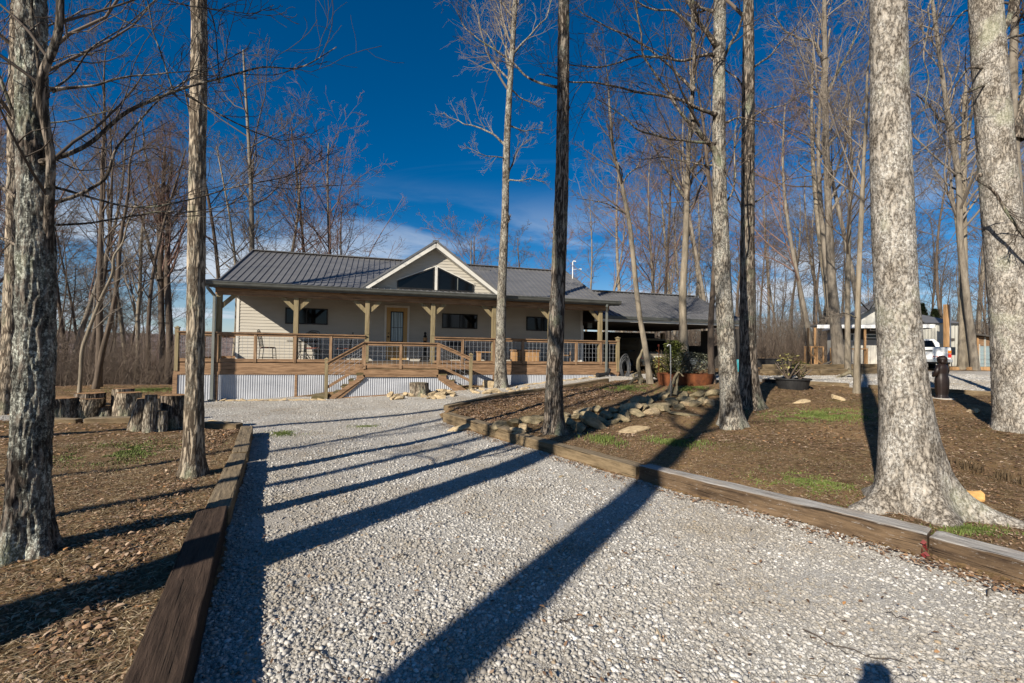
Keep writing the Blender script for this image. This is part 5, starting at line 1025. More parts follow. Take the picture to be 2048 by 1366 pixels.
px_tree([(196,774,17),(200,690,15),(199,620,14),(200,560,13),(203,450,11),(206,300,8)], 'straight dark trunk in the middle of the left wood edge', 'bgB', 'twigA', top=14, kn=16, dz=.2, seed=24, cr=dict(zlo=.4, nl=18, k2=8))
px_tree([(190,778,15),(205,700,12),(222,640,11),(236,560,10),(240,480,8),(255,400,6)], 'dark tree leaning right across the left woods', 'bgB', 'twigA', top=11, kn=14, dz=.2, seed=25, cr=dict(zlo=.5, nl=14, k2=8))
px_tree([(158,788,8),(162,740,8),(163,700,9),(185,640,8),(205,590,7),(230,540,6)], 'thin crooked sapling behind the leaning logs', 'bgC', 'twigC', top=6.5, kn=12, dz=.15, seed=26, cr=dict(zlo=.25, nl=12, k2=7, k3=4, k4=2))
px_tree([(275,768,11),(276,700,9),(275,640,9),(280,580,8),(282,480,7)], 'slim pale grey tree at the left wood edge', 'bgC', 'twigC', top=11, kn=12, dz=.2, seed=27, cr=dict(zlo=.4, nl=14, k2=8))
# --- casters standing behind the photographer, seen only by their shadows
def free_tree(x, y, r, h, label, seed, lean=(0, 0), bk='barkD', nl=14, zlo=.5):
    root = empty('bare_tree', (x, y, float(G0(x, y))-.05), 0, label, 'tree'); pth = [(lean[0]*t*h, lean[1]*t*h, h*t, r*(1-.45*t)) for t in np.linspace(0, 1, 30)]
    rg = np.random.default_rng(seed); pth = np.array(pth); pth[:, 0] += np.sin(pth[:, 2]*.7+seed)*.04; pth[:, 1] += np.cos(pth[:, 2]*.5+seed)*.04
    trunk(pth, 'trunk', bk, root, 40, .08, .3, .25, .01, seed=seed); crown(pth, root, M['twigA'], rg, zlo=zlo, nl=nl, k2=6, k3=4, k4=2, lf=.26, minr=.005); return root
def caster(pa, pb, back, r, h, label, seed):
    a = gp(*pa)[:2]; b = gp(*pb)[:2]; u = (b-a)/np.linalg.norm(b-a); base = a-u*back; k = 1/math.tan(R(SUN_EL)); sdv = np.array([math.sin(R(SUN_AZ)), math.cos(R(SUN_AZ))])*k
    ln = u*(u@sdv) - sdv; free_tree(base[0], base[1], r, h, label, seed, lean=(ln[0], ln[1]))
caster((833,1366), (1287,977), 7.5, .235, 16, 'bare tree behind the photographer, casting the right driveway shadow', 31)
caster((509,1110), (1090,906), 5.2, .25, 15, 'bare tree left of the photographer, casting the middle driveway shadow', 32)
caster((500,855), (1010,800), 8, .13, 13, 'bare tree beyond the left picture edge, casting a thin shadow on the yard', 33)
caster((470,985), (900,890), 9, .10, 12, 'slim bare tree left of the photographer, casting a thin driveway shadow', 37)
caster((560,900), (880,838), 11, .09, 11, 'slim bare tree beyond the left edge, casting a thin shadow before the corner timber', 38)
free_tree(13.5, 3.5, .25, 15, 'bare tree beyond the right picture edge', 35); free_tree(8.8, -3.0, .2, 15, 'bare tree behind the photographer on the right', 36)
# --- woods: prototypes, then copies
PR = []
def proto(seed, h, r, tw_, bk, zlo, nl, lf, ang, k2=7, k3=6, k4=4, upd=.22, minr=.0095, wob=.5):
    rg = np.random.default_rng(seed); z = np.linspace(0, 1, 26); ph = rg.random()*6
    p = np.stack([wob*np.sin(z*4+ph)+rg.normal()*.6*z, wob*np.cos(z*3.3+ph)+rg.normal()*.6*z, z*h, r*(1-.82*z**1.1)+.012], -1)
    root = empty('bare_tree', (0, 0, 0)); trunk(p, 'trunk', bk, root, 12, .35, .12, .3, .006, seed=seed); crown(p, root, M[tw_], rg, zlo=zlo, nl=nl, ang=ang, k2=k2, k3=k3, k4=k4, lf=lf, upd=upd, minr=minr); PR.append(root)
for i, q in enumerate([(18,.16,'twigA','bgA',.5,13,.40,56),(16,.11,'twigA','bgB',.42,13,.38,52),(19,.18,'twigC','bgC',.55,12,.38,58),(14,.10,'twigA','bgB',.30,14,.46,44),(17,.13,'twigA','bgA',.58,12,.42,58),(12,.07,'twigC','bgC',.25,12,.42,50),(15,.13,'twigB','bgA',.28,16,.52,36),(20,.17,'twigA','bgC',.5,12,.36,58),(10,.05,'twigA','bgB',.15,12,.44,48)]): proto(50+i, *q[:2], *q[2:])
KIDS.update({p.name: [c for c in bpy.data.objects if c.parent == p] for p in PR})
used = [False]*len(PR)
def put(k, px, Z, sc, label, group, rz=None, x=None):
    xx = (px-1024)/F*Z if x is None else x; z = float(G0(xx, Z))
    o = PR[k] if not used[k] else copy_tree(PR[k]); used[k] = True
    o.location = (xx, Z, z-.1); o.rotation_euler = (rng.normal()*.03, rng.normal()*.03, rng.random()*6.28); o.scale = (sc,)*3 if np.isscalar(sc) else sc
    return tag(o, label, 'tree', group)
# copies share these labels only with trees of the same kind and zone
KL = {0: 'grey trunked', 1: 'slim brown', 2: 'pale trunked', 3: 'small reddish twigged', 4: 'high crowned grey', 5: 'young pale', 6: 'bushy reddish crowned', 7: 'tall pale', 8: 'thin understorey'}
def zone(n, x0, x1, z0, z1, ks, where, seed, s0=.8, s1=1.15, mind=1.6):
    rg = np.random.default_rng(seed); pts = []; tries = 0
    while len(pts) < n and tries < 8000:
        tries += 1; px = x0+(x1-x0)*rg.random(); Z = z0+(z1-z0)*rg.random()**1.1; x = (px-1024)/F*Z
        if any((x-a)**2+(Z-b)**2 < mind**2 for a, b in pts): continue
        if 24 > Z and px > 1560: continue
        pts.append((x, Z)); k = int(rg.choice(ks)); put(k, px, Z, s0+(s1-s0)*rg.random(), KL[k]+' bare tree in the woods '+where, 'trees in the woods '+where)
zone(64, 1235, 2350, 29, 62, [0,1,2,3,4,5,6,7,8,8,1], 'right of the house', 101, .85, 1.3)
zone(34, 1240, 2450, 62, 95, [0,1,2,4,7,6], 'far behind the carport and cabin', 102, 1.0, 1.35)
zone(54, -420, 300, 22, 40, [0,1,2,3,5,6,8,8], 'left of the house', 103, .8, 1.15)
zone(20, -300, 420, 40, 62, [0,1,3,6,4], 'beyond the left slope', 104, 1.2, 1.7)
for k, px, Z, s in [(0,478,31,1.36),(6,560,36,1.36),(3,590,38,1.69),(6,640,37,1.41),(6,685,40,1.18),(3,520,40,1.60),(1,430,34,1.43),(5,455,30,1.43)]: put(k, px, Z, s, KL[k]+' bare tree behind the left half of the roof', 'trees behind the left half of the roof')
for k, px, Z, s in [(3,945,62,2.20),(6,985,64,1.98),(3,1045,66,2.07),(6,1080,70,1.92),(3,910,66,1.71)]: put(k, px, Z, s, KL[k]+' bare tree far behind the roof right of the gable', 'trees behind the roof right of the gable')
for k, px, Z, s in [(0,1165,36,0.71),(6,1205,34,0.83),(2,1240,36,0.86),(6,1290,33,0.98),(0,1345,38,1.03),(4,1405,32,1.09),(2,1395,44,1.15),(7,1330,44,0.92)]: put(k, px, Z, s, KL[k]+' bare tree behind the carport roof', 'trees behind the carport roof')
# evergreens and undergrowth
def brush(name, n, xr, zr, h0, h1, mat, label, seed):
    rg = np.random.default_rng(seed); px = xr[0]+(xr[1]-xr[0])*rg.random(n); Z = zr[0]+(zr[1]-zr[0])*rg.random(n); x = (px-1024)/F*Z; z = G0(x, Z)
    k = (np.abs(x-12.5) > 8) | (Z > 27); k &= ~((x > 17) & (x < 34) & (Z < 31)); x, Z, z = x[k], Z[k], z[k]; n = len(x)
    h = h0+(h1-h0)*rg.random(n)**1.5; P = np.zeros((n, 5, 3)); P[:, 0] = np.stack([x, Z, z-.1], -1); d = unit(rg.normal(size=(n, 3))*np.array([.45, .45, 0])+np.array([0, 0, 1]))
    for i in range(1, 5): P[:, i] = P[:, i-1]+d*(h/4)[:, None]; d = unit(d+rg.normal(size=(n, 3))*.18)
    Rr = (.004+.004*h)[:, None]*np.linspace(1, .3, 5)[None]; ms = Mesher(); ms.add(P, Rr, 3)
    A, ra = children(P, Rr, 7, .2, .98, .45, 40, 4, .3, .2, rg, .6, .4); ms.add(A, np.maximum(ra, .004), 3)
    B, rb = children(A, ra, 3, .2, .98, .5, 40, 3, .2, .2, rg, .7, .5); ms.add(B, np.maximum(rb, .003), 3)
    return tag(ms.mesh(name, M[mat], None), label, 'undergrowth', kind='stuff')
brush('undergrowth', 2600, (-420, 330), (19, 38), .8, 3.6, 'twigA', 'brown leafless undergrowth in the left woods', 201)
brush('undergrowth', 3200, (1240, 2400), (28, 50), .8, 3.8, 'twigA', 'brown leafless undergrowth in the right woods', 202)
brush('undergrowth', 4200, (1240, 2500), (48, 85), 2, 9, 'twigC', 'distant leafless thicket behind the right woods', 203)
brush('undergrowth', 1600, (-300, 430), (38, 55), 2, 7, 'twigA', 'distant leafless thicket beyond the left slope', 204)
brush('undergrowth', 300, (300, 430), (26, 40), 1, 4, 'twigB', 'thin leafless undergrowth close behind the deck', 205)
def leafy(name, x, y, z, rx, ry, h, n, ls, mat, label, cat, seed, trunk_r=.03, cone=False, asp=.35):
    root = empty(name, (x, y, z), 0, label, cat); rg = np.random.default_rng(seed); ms = Mesher(); ns = 9; P = np.zeros((ns, 6, 3)); d = unit(rg.normal(size=(ns, 3))*np.array([.5, .5, 0])*(0 if cone else 1)+np.array([0, 0, 1.]))
    for i in range(1, 6): P[:, i] = P[:, i-1]+d*(h*.17); d = unit(d+rg.normal(size=(ns, 3))*.14*(0 if cone else 1))
    ms.add(P, np.full((ns, 6), trunk_r)*np.linspace(1, .4, 6)[None], 5); ms.mesh('stem', M['bgB'], root)
    u = rg.random(n); a = rg.random(n)*6.28; t = rg.random(n)**.8; rr = (rg.random(n)**.55); prof = (1-t)*.95+.05 if cone else np.sqrt(np.clip(1-((t-.5)/.56)**2, .02, 1))
    lump = .7+.5*fbm(np.stack([np.cos(a)*2, np.sin(a)*2, t*4], -1), 2, seed); c = np.stack([np.cos(a)*rr*prof*rx*lump, np.sin(a)*rr*prof*ry*lump, t*h*(.95)+.05], -1)
    l = ls*(.6+.8*rg.random(n)); B = np.array([(0, 0, 0), (.45, -.5*asp, .05), (1, 0, -.05), (.45, .5*asp, .05)])[None]*l[:, None, None]; Rm = rotm(rg.random(n)*6.28, (rg.random(n)-.5)*1.8, rg.random(n)*6.28)
    V = np.einsum('nij,nkj->nki', Rm, np.repeat(B, 1, 0))+c[:, None]; Q = (np.arange(4)[None]+(np.arange(n)*4)[:, None]); mk('foliage', V.reshape(-1, 3), [Q], M[mat], root); return root
M['ever'] = two('dark_evergreen', (.018, .028, .010), (.06, .075, .03), (2, 2, 2), .7, 0, 0)
for i, (px, Z, h, w_) in enumerate([(1870,36,4.2,1.6),(1925,38,3.6,1.6),(1845,39,5,1.6)]):
    x = (px-1024)/F*Z; leafy('evergreen_tree', x, Z, float(G0(x, Z)), w_, w_, h, 12000, .12, 'ever', ['dark green cedar right behind the metal building roof', 'dark green cedar above the lean-to shed', 'dark green cedar partly hidden by the huge trunk'][i], 'tree', 300+i, .07, True, .4)
# ---------------------------------------------------------------- vehicles
def body_loft(secs, name, mat, parent):
    """secs: list of (y, [(x,z)...]) closed loops of equal length"""
    k = len(secs[0][1]); V = [(x, y, z) for y, L_ in secs for x, z in L_]; Fq = []
    for i in range(len(secs)-1):
        for j in range(k): Fq.append((i*k+j, i*k+(j+1) % k, (i+1)*k+(j+1) % k, (i+1)*k+j))
    Fq += [tuple(range(k-1, -1, -1)), tuple((len(secs)-1)*k+j for j in range(k))]
    o = mk(name, np.array(V), Fq, mat, parent); b = o.modifiers.new('bevel', 'BEVEL'); b.width = .04; b.segments = 3; b.limit_method = 'ANGLE'; b.angle_limit = R(25); return o
def boxloop(w, z0, z1, tw=None): tw = tw or w; return [(-w, z0), (w, z0), (w*1.02, z0+(z1-z0)*.45), (tw, z1), (-tw, z1), (-w*1.02, z0+(z1-z0)*.45)]
def wheel(x, y, r, parent, sgn):
    p = MB(); n = 28; prof = [(r*.62, -.11), (r*.93, -.115), (r, -.08), (r, .08), (r*.93, .115), (r*.62, .11)]; V = []; 
    for rr, xx in prof:
        for k in range(n): t = 2*math.pi*k/n; V.append((x+xx, y+rr*math.cos(t), r+rr*math.sin(t)))
    m_ = len(prof); p.add(V, [(i*n+k, i*n+(k+1) % n, (i+1)*n+(k+1) % n, (i+1)*n+k) for i in range(m_-1) for k in range(n)]); ty = p.build('wheel', M['rubber'], parent, True)
    q = MB(); xo = x+sgn*.085; V = [(xo, y, r)]+[(xo+sgn*.02, y+r*.62*math.cos(2*math.pi*k/n), r+r*.62*math.sin(2*math.pi*k/n)) for k in range(n)]; q.add(V, [(0, 1+k, 1+(k+1) % n) for k in range(n)])
    for k in range(5): t = 2*math.pi*k/5; q.bar((xo+sgn*.02, y, r), (xo+sgn*.03, y+r*.58*math.cos(t), r+r*.58*math.sin(t)), .03, .07, (1, 0, 0))
    q.build('rim', M['chrome'], ty)
# pickup: local +y = forward
tk = empty('pickup_truck', (0, 0, 0), 0, 'white compact pickup truck seen from behind on the gravel lot', 'pickup'); tz = 22.0; tx = (1857-1024)/F*tz
tk.location = (tx, tz, float(G0(tx, tz))+.0); tk.rotation_euler = (0, 0, R(-34))
body_loft([(0, boxloop(.80, .52, 1.14)), (2.2, boxloop(.82, .50, 1.14)), (2.25, boxloop(.82, .50, 1.10)), (3.6, boxloop(.82, .48, 1.10)), (4.75, boxloop(.80, .46, 1.02)), (4.9, boxloop(.76, .48, .92))], 'body', M['white'], tk)
body_loft([(2.22, boxloop(.76, 1.08, 1.12)), (2.30, boxloop(.76, 1.10, 1.40)), (2.48, boxloop(.72, 1.12, 1.60, .60)), (3.2, boxloop(.72, 1.12, 1.62, .60)), (3.75, boxloop(.76, 1.09, 1.13))], 'cab', M['white'], tk)
mb = MB(); mb.add([(-.60, 2.19, 1.19), (.60, 2.19, 1.19), (.50, 2.33, 1.52), (-.50, 2.33, 1.52), (-.60, 2.30, 1.19), (.60, 2.30, 1.19), (.50, 2.42, 1.52), (-.50, 2.42, 1.52)], BQ).build('rear_window', M['glass'], tk)
MB().box(-.74, .74, .1, 2.15, 1.145, 1.16).build('bed_interior', M['blackp'], tk)
tg = MB().box(-.68, .68, -.03, .0, .62, 1.12).build('tailgate', M['white'], tk, bevel=.012); MB().box(-.14, .14, -.04, -.03, .93, 1.0).build('tailgate_handle', M['blackp'], tg)
def text(body, size, mat, parent, loc, rot, name='lettering', ext=.003):
    c = bpy.data.curves.new(name, 'FONT'); c.body = body; c.size = size; c.extrude = ext; c.align_x = 'CENTER'; o = bpy.data.objects.new(name, c); COL.objects.link(o)
    dg = bpy.context.evaluated_depsgraph_get(); me = bpy.data.meshes.new_from_object(o.evaluated_get(dg)); me.materials.clear(); me.materials.append(M[mat]); bpy.data.objects.remove(o)
    o = bpy.data.objects.new(name, me); COL.objects.link(o); o.parent = parent; o.location = loc; o.rotation_euler = rot; return o
text('4x4 SR5', .13, 'redp', tg, (.36, -.036, .65), (R(90), 0, 0))
for s in (-1, 1):
    l = MB().box(s*.79-.09, s*.79+.03 if s > 0 else s*.79+.09, -.035, .01, .62, 1.02) if False else MB().box(min(s*.69, s*.81), max(s*.69, s*.81), -.035, .02, .66, .82); l.build('tail_light', M['red'], tk)
    MB().box(min(s*.69, s*.81), max(s*.69, s*.81), -.035, .02, .85, .99).build('indicator_light', M['amber'], tk)
bp = MB().box(-.84, .84, -.16, -.02, .42, .58).build('bumper', M['chrome'], tk, bevel=.02); MB().box(-.40, -.08, -.17, -.16, .44, .57).build('number_plate', M['plate'], bp); text('KY 482', .08, 'dark', bp, (-.24, -.172, .475), (R(90), 0, 0))
MB().box(-.78, .78, .02, 4.6, .34, .50).build('chassis', M['blackp'], tk)
for x in (-.72, .72):
    for y in (1.0, 3.9): wheel(x, y, .34, tk, 1 if x > 0 else -1)
for s in (-1, 1): MB().box(min(s*.84, s*1.0), max(s*.84, s*1.0), 3.15, 3.22, 1.2, 1.36).build('wing_mirror', M['blackp'], tk)
# SUV in the carport
sv = empty('parked_car', H(17.95, 2.3, SZ), HA, 'gold brown estate car seen from behind under the carport', 'car')
body_loft([(0, boxloop(.86, .42, .98)), (.1, boxloop(.92, .36, 1.05)), (1.2, boxloop(.93, .34, 1.06)), (3.6, boxloop(.93, .34, 1.04)), (4.55, boxloop(.90, .36, .92)), (4.75, boxloop(.80, .40, .80))], 'body', M['tan'], sv)
body_loft([(.03, boxloop(.84, .98, 1.0, .84)), (.12, boxloop(.85, 1.0, 1.1, .83)), (.38, boxloop(.84, 1.02, 1.70, .68)), (1.2, boxloop(.85, 1.02, 1.77, .69)), (2.6, boxloop(.85, 1.02, 1.74, .69)), (3.5, boxloop(.84, 1.0, 1.04, .8))], 'cabin', M['tan'], sv)
MB().add([(-.72, .045, 1.08), (.72, .045, 1.08), (.60, .33, 1.62), (-.60, .33, 1.62), (-.72, .10, 1.08), (.72, .10, 1.08), (.60, .40, 1.62), (-.60, .40, 1.62)], BQ).build('rear_window', M['glass'], sv)
for s in (-1, 1):
    MB().bar((s*.83, .035, .72), (s*.80, .12, 1.12), .12, .08, (0, 1, 0)).build('tail_light', M['red'], sv)
    for y0, y1 in ((.65, 1.35), (1.42, 2.2), (2.28, 2.95)): MB().add([(s*.858, y0, 1.09), (s*.858, y1+.05, 1.09), (s*.74, y1, 1.62), (s*.74, y0+.08, 1.62), (s*.84, y0, 1.09), (s*.84, y1+.05, 1.09), (s*.72, y1, 1.62), (s*.72, y0+.08, 1.62)], BQ).build('side_window', M['glass'], sv)
b_ = MB().box(-.88, .88, -.10, .06, .38, .60).build('bumper', M['tan'], sv, bevel=.03); MB().box(-.20, .20, -.02, .0, .70, .86).build('number_plate', M['plate'], sv); text('BRK 3B', .11, 'dark', sv, (0, -.024, .74), (R(90), 0, 0))
MB().box(-.04, .04, -.005, .012, .97, 1.0).build('badge', M['chrome'], sv); MB().box(.12, .2, .155, .17, 1.32, 1.42).build('window_sticker', M['red'], sv)
for x in (-.84, .84):
    for y in (.95, 3.75): wheel(x, y, .35, sv, 1 if x > 0 else -1)
mb = MB(); 
for s in (-.6, .6): mb.tube([(s, .7, 1.78), (s, .75, 1.82), (s, 2.4, 1.82), (s, 2.45, 1.76)], .018, 6)
mb.build('roof_rail', M['blackp'], sv)
# covered boat-like trailer beyond
cb = empty('covered_trailer', H(20.1, 3.2, SZ), HA+R(20), 'low trailer load under a sagging grey tarpaulin at the right of the carport', 'trailer')
V, Q, _, _ = grid(np.linspace(-1, 1, 24), np.linspace(-.9, 1.6, 24), lambda x, y: .62+.18*np.cos(x*1.6)*np.cos(y*1.1)+.05*np.sin(x*7+y*5)+.03*np.sin(y*11)); e_ = (np.abs(V[:, 0]) > .95) | (V[:, 1] < -.85) | (V[:, 1] > 1.55); V[e_, 2] -= .2; mk('tarpaulin', V, [Q], M['tarp'], cb, smooth=True)
MB().box(-.95, .95, -.82, 1.5, .2, .52).build('body', M['cmetal'], cb)
for x in (-.95, .95): wheel(x, .4, .26, cb, 1 if x > 0 else -1)
cc = empty('lidded_bin', H(20.6, 4.2, SZ), HA, 'grey plastic bin standing behind the covered trailer', 'bin'); MB().lathe((0, 0, 0), [(.24, 0), (.3, 1.15), (.33, 1.16), (.33, 1.22), (.1, 1.3)], 18).build('body', M['tarp'], cc); MB().box(-.1, .1, -.36, -.3, 1.0, 1.12).build('handle', M['blackp'], cc)
# ---------------------------------------------------------------- yard things
def gpt(px, py): p = gp(px, py, Gs); return p
hp = H(14.62, -.3, 0); hr = empty('hose_reel', (hp[0], hp[1], .62), HA, 'grey garden hose coiled on a black hanger post at the deck corner', 'hose'); mb = MB(); rg_ = np.random.default_rng(4)
for k in range(9):
    R0 = .22+.018*k; th = np.linspace(0, 6.28, 30); mb.tube([((R0+.02*math.sin(2*t+k))*math.cos(t)*.6, -.08+.05*math.sin(k*2.1)+.02*math.sin(3*t), .42+(R0*1.35)*math.sin(t)+.01*k) for t in th], .014, 6, False)
mb.build('coil', M['hose'], hr); MB().box(-.03, .03, .0, .05, -.1, .95).tube([(-.12, -.12, .86), (0, -.02, .92), (.12, -.12, .86)], .02, 6).build('hanger', M['black'], hr)
sp_ = H(13.75, -.45, 0); sb = empty('splash_bucket', (sp_[0], sp_[1], float(G0(sp_[0], sp_[1]))), HA, 'black downspout elbow lying at the foot of the right downspout', 'drain pipe'); MB().tube([(.22, .15, .28), (.1, .05, .13), (-.1, -.02, .09), (-.38, -.1, .07)], .075, 10).build('pipe', M['blackp'], sb); MB().tube([(-.38, -.1, .07), (-.46, -.12, .07)], .095, 12).build('collar', M['blackp'], sb)
# driftwood pieces
def drift(px, py, pts, rs, label, name='driftwood', mat='drift'):
    g = gpt(px, py); Z = g[1]; root = empty(name, tuple(g), 0, label, 'driftwood')
    for n_, (L_, rr) in enumerate(zip(pts, rs)):
        P = np.array([at(x, y, Z+zo)-g for x, y, zo in L_]); P = resample(P, 14); P += (rng.random(P.shape)-.5)*.02; r = np.interp(np.linspace(0, 1, 14), np.linspace(0, 1, len(rr)), rr)*Z/F; V, Q = tubes(P[None], r[None]*.72, 12)
        V += (fbm(V*9, 3, n_)-.5)[:, None]*np.array([.09, .09, .05]); mk('branch' if n_ else 'stem', V, [Q, ] , M[mat], root, smooth=True)
drift(1283, 766, [[(1284,765,0),(1277,740,0),(1276,720,0),(1283,705,0),(1289,692,0)], [(1284,758,0),(1270,756,0),(1258,768,-.1),(1246,775,-.3)], [(1284,758,0),(1280,768,-.2),(1286,772,-.3)], [(1270,760,0),(1266,750,.1),(1274,745,.1)]], [[7,5,5,4,2], [5,4,3,1], [6,6,3], [4,3,2]], 'pale gnarled driftwood snag leaning against the thin sapling')
drift(1340, 792, [[(1336,790,0),(1343,770,0),(1350,752,0),(1356,744,0)], [(1350,790,0),(1352,770,.1),(1355,748,0)], [(1356,745,0),(1364,748,0),(1368,752,0)]], [[8,7,4,3], [6,5,3], [3,2,1]], 'dark arched driftwood stump beside the white metal pole')
drift(1680, 757, [[(1720,752,0),(1705,742,0),(1690,748,0),(1672,757,-.3),(1666,760,-.4)], [(1705,744,0),(1712,755,-.2),(1730,760,-.3)], [(1700,744,0),(1698,738,.2)]], [[6,6,4,3,1], [6,8,3], [5,3]], 'gnarled root stump on the gravel in front of the cabin')
drift(1655, 735, [[(1625,738,0),(1645,730,0),(1665,722,.2),(1690,716,.4)]], [[2,3,3,2]], 'fallen branch lying in front of the cabin deck', 'fallen_branch', 'bgA')
g = gpt(1342, 793); pl = empty('shepherd_hook', tuple(g), 0, 'thin white metal pole with a short arm beside the stone row', 'pole'); hgt = at(1340, 690, g[1])[2]-g[2]; MB().tube([(0, 0, -.1), (-.03, 0, hgt)], .016, 8).build('pole', M['chrome'], pl); MB().tube([(-.03, 0, hgt), (-.09, 0, hgt+.01), (-.12, 0, hgt-.04)], .012, 6).build('arm', M['white'], pl)
g = gpt(1318, 772); pl = empty('rusty_stake', tuple(g), 0, 'thin rusty stake left of the white metal pole', 'stake'); MB().tube([(0, 0, -.1), (-.02, 0, 1.35)], .012, 6).build('rod', M['rust'], pl); MB().tube([(-.02, 0, 1.1), (-.1, 0, 1.16)], .008, 5).build('tie_wire', M['rust'], pl)
# rusty planters
def planter(px, py, wpx, h, label):
    g = gpt(px, py); r = wpx/2*g[1]/F; root = empty('steel_planter', (g[0], g[1]+r*.5, g[2]), 0, label, 'planter', 'rusty steel ring planters'); MB().lathe((0, 0, -.1), [(r*.80, 0), (r*.98, h+.1), (r*1.0, h+.12), (r*.95, h+.12), (r*.9, h), (.02, h-.03)], 32).build('ring', M['rust'], root); MB().lathe((0, 0, h-.05), [(r*.9, 0), (r*.88, .03)], 24).build('soil', M['dark'], root); return g, r
planter(1352, 771, 66, .36, 'rusty steel ring planter below the green shrub'); planter(1402, 770, 60, .34, 'rusty steel ring planter with the grey wispy shrub')
g = gpt(1362, 768); leafy('shrub', g[0], g[1]+.6, g[2]+.2, .46, .45, 1.25, 2600, .09, 'leafg', 'dense green shrub growing in the left rusty planter', 'shrub', 410)
M['wispy'] = two('grey_green_leaves', (.10, .11, .06), (.27, .27, .19), (6, 6, 6), .7, 0, 0); M['yelg'] = two('yellow_green_leaves', (.16, .15, .04), (.42, .38, .15), (6, 6, 6), .7, 0, 0)
g = gpt(1402, 768); leafy('shrub', g[0]-.1, g[1]+.5, g[2]+.2, .8, .5, .8, 1600, .09, 'wispy', 'grey wispy shrub growing in the right rusty planter', 'shrub', 411)
g = gpt(1325, 766); leafy('shrub', g[0], g[1]+.4, g[2]+.1, .4, .35, .75, 900, .11, 'yelg', 'small yellow green bamboo like shrub left of the dense green shrub', 'shrub', 412)
# pot with shrub
g = gpt(1595, 779); r = 32*g[1]/F; pt = empty('planter_tub', (g[0], g[1]+r*.5, g[2]), 0, 'big black plastic tub with a sparse shrub at the lot edge', 'planter'); MB().lathe((0, 0, -.04), [(r*.78, 0), (r*.96, .30), (r*1.05, .31), (r*1.05, .345), (r*.95, .345), (r*.9, .3), (.02, .28)], 30).build('tub', M['blackp'], pt)
leafy('shrub', g[0]-.12, g[1]+r*.5, g[2]+.28, .36, .3, .72, 170, .09, 'yelg', 'sparse yellow green shrub growing in the black tub', 'shrub', 413); leafy('shrub', g[0]+.2, g[1]+r*.5, g[2]+.28, .2, .2, .5, 130, .09, 'leafg', 'small dark green shrub at the right side of the black tub', 'shrub', 414)
# troughs and barrel
for i, (px, py, wpx) in enumerate([(1548,736,60),(1500,738,40)]):
    g = gpt(px, 747); Z = 24.5; x = (px-1024)/F*Z; z = float(G0(x, Z)); wd = wpx*Z/F/2; root = empty('black_trough', (x, Z, z), 0, ['long black feed trough behind the stacked timbers', 'shorter black trough next to the teal barrel'][i], 'trough'); MB().box(-wd, wd, -.3, .3, 0, .42).box(-wd-.03, wd+.03, -.33, .33, .42, .47).build('tub', M['blackp'], root, bevel=.03); MB().box(-wd+.05, wd-.05, -.24, .24, .471, .474).build('soil', M['dark'], root)
x = (1478-1024)/F*21; b_ = empty('plastic_barrel', (x, 21, float(G0(x, 21))-.1), 0, 'teal plastic barrel between the two right tree trunks', 'barrel'); MB().lathe((0, 0, 0), [(.27, 0), (.3, .1), (.3, .3), (.31, .32), (.3, .34), (.3, .55), (.27, .66)], 20).build('drum', M['blue'], b_); MB().lathe((0, 0, .66), [(.26, 0), (.25, .03)], 20).build('lid', M['blue'], b_)
# split wood chunk, twigs and leaves near the right
g = gpt(1930, 998); s_ = g[1]/F; fc = empty('wood_chunk', tuple(g), R(-12), 'fresh orange split log lying right of the huge pale trunk', 'log'); mb = MB(); Lc = 52*s_; rr = 11*s_
V = []; nn = 12; 
for i, x in enumerate(np.linspace(-.5, .5, 9)):
    for k in range(nn): t = 2*math.pi*k/nn; rk = rr*(.75+.35*(x+.5))*(1+.16*math.sin(t*3+x*4)+.1*math.sin(5*t)); V.append((x*Lc, math.cos(t)*rk, rr*.8+math.sin(t)*rk*(.9 if math.sin(t) < .5 else .72)))
mb.add(V, [(i*nn+k, (i+1)*nn+k, (i+1)*nn+(k+1) % nn, i*nn+(k+1) % nn) for i in range(8) for k in range(nn)]).build('bark', M['fresh'], fc); V2 = np.array(V[-nn:]); V2[:, 0] += .004; mk('sawn_end', V2, [tuple(range(nn))], M['fresh'], fc)
def twig(pts, w0, label, br=3, seed=0):
    P = [gp(x, y, Gg) for x, y in pts]; c = P[0].copy(); P = resample(np.array(P)-c, 12); P[:, 2] += .012+.02*np.sin(np.linspace(0, 9, 12))**2; rg = np.random.default_rng(seed); ms = Mesher(); r = np.linspace(w0, w0*.4, 12)[None]; ms.add(P[None], r, 6); root = empty('fallen_twig', tuple(c), 0, label, 'twig')
    ms.mesh('stem', M['twigD'], root)
    if br:
        ms = Mesher(); A, ra = children(P[None], r, br, .2, .9, .35, 38, 5, .0, .12, rg, .75, .5); A[..., 2] = np.clip(A[..., 2]*.25+.02, .006, .1)+P[:, 2].min()*0; ms.add(A, ra, 5); ms.mesh('side_twig', M['twigD'], root)
twig([(1605,1262),(1635,1285),(1690,1303),(1740,1322),(1812,1332)], .0045, 'long forked twig on the pale gravel at the lower right', 3, 1); twig([(1974,1195),(1978,1180),(2003,1172),(2030,1165)], .004, 'hooked twig beside the right edge timber', 1, 2)
twig([(1112,1252),(1140,1246),(1172,1240)], .004, 'short dark stick beside the right shadow', 1, 3); twig([(1600,960),(1640,970),(1655,968)], .003, 'thin twig against the silver timber', 1, 9) if False else None
twig([(1772,1228),(1800,1242),(1822,1236)], .003, 'thin bent twig above the forked twig', 1, 4); twig([(620,1305),(655,1322),(675,1366)], .004, 'curved brown stick near the bottom edge', 0, 5); twig([(905,1140),(940,1128),(965,1122)], .0035, 'thin twig between the two wide shadows', 1, 6)
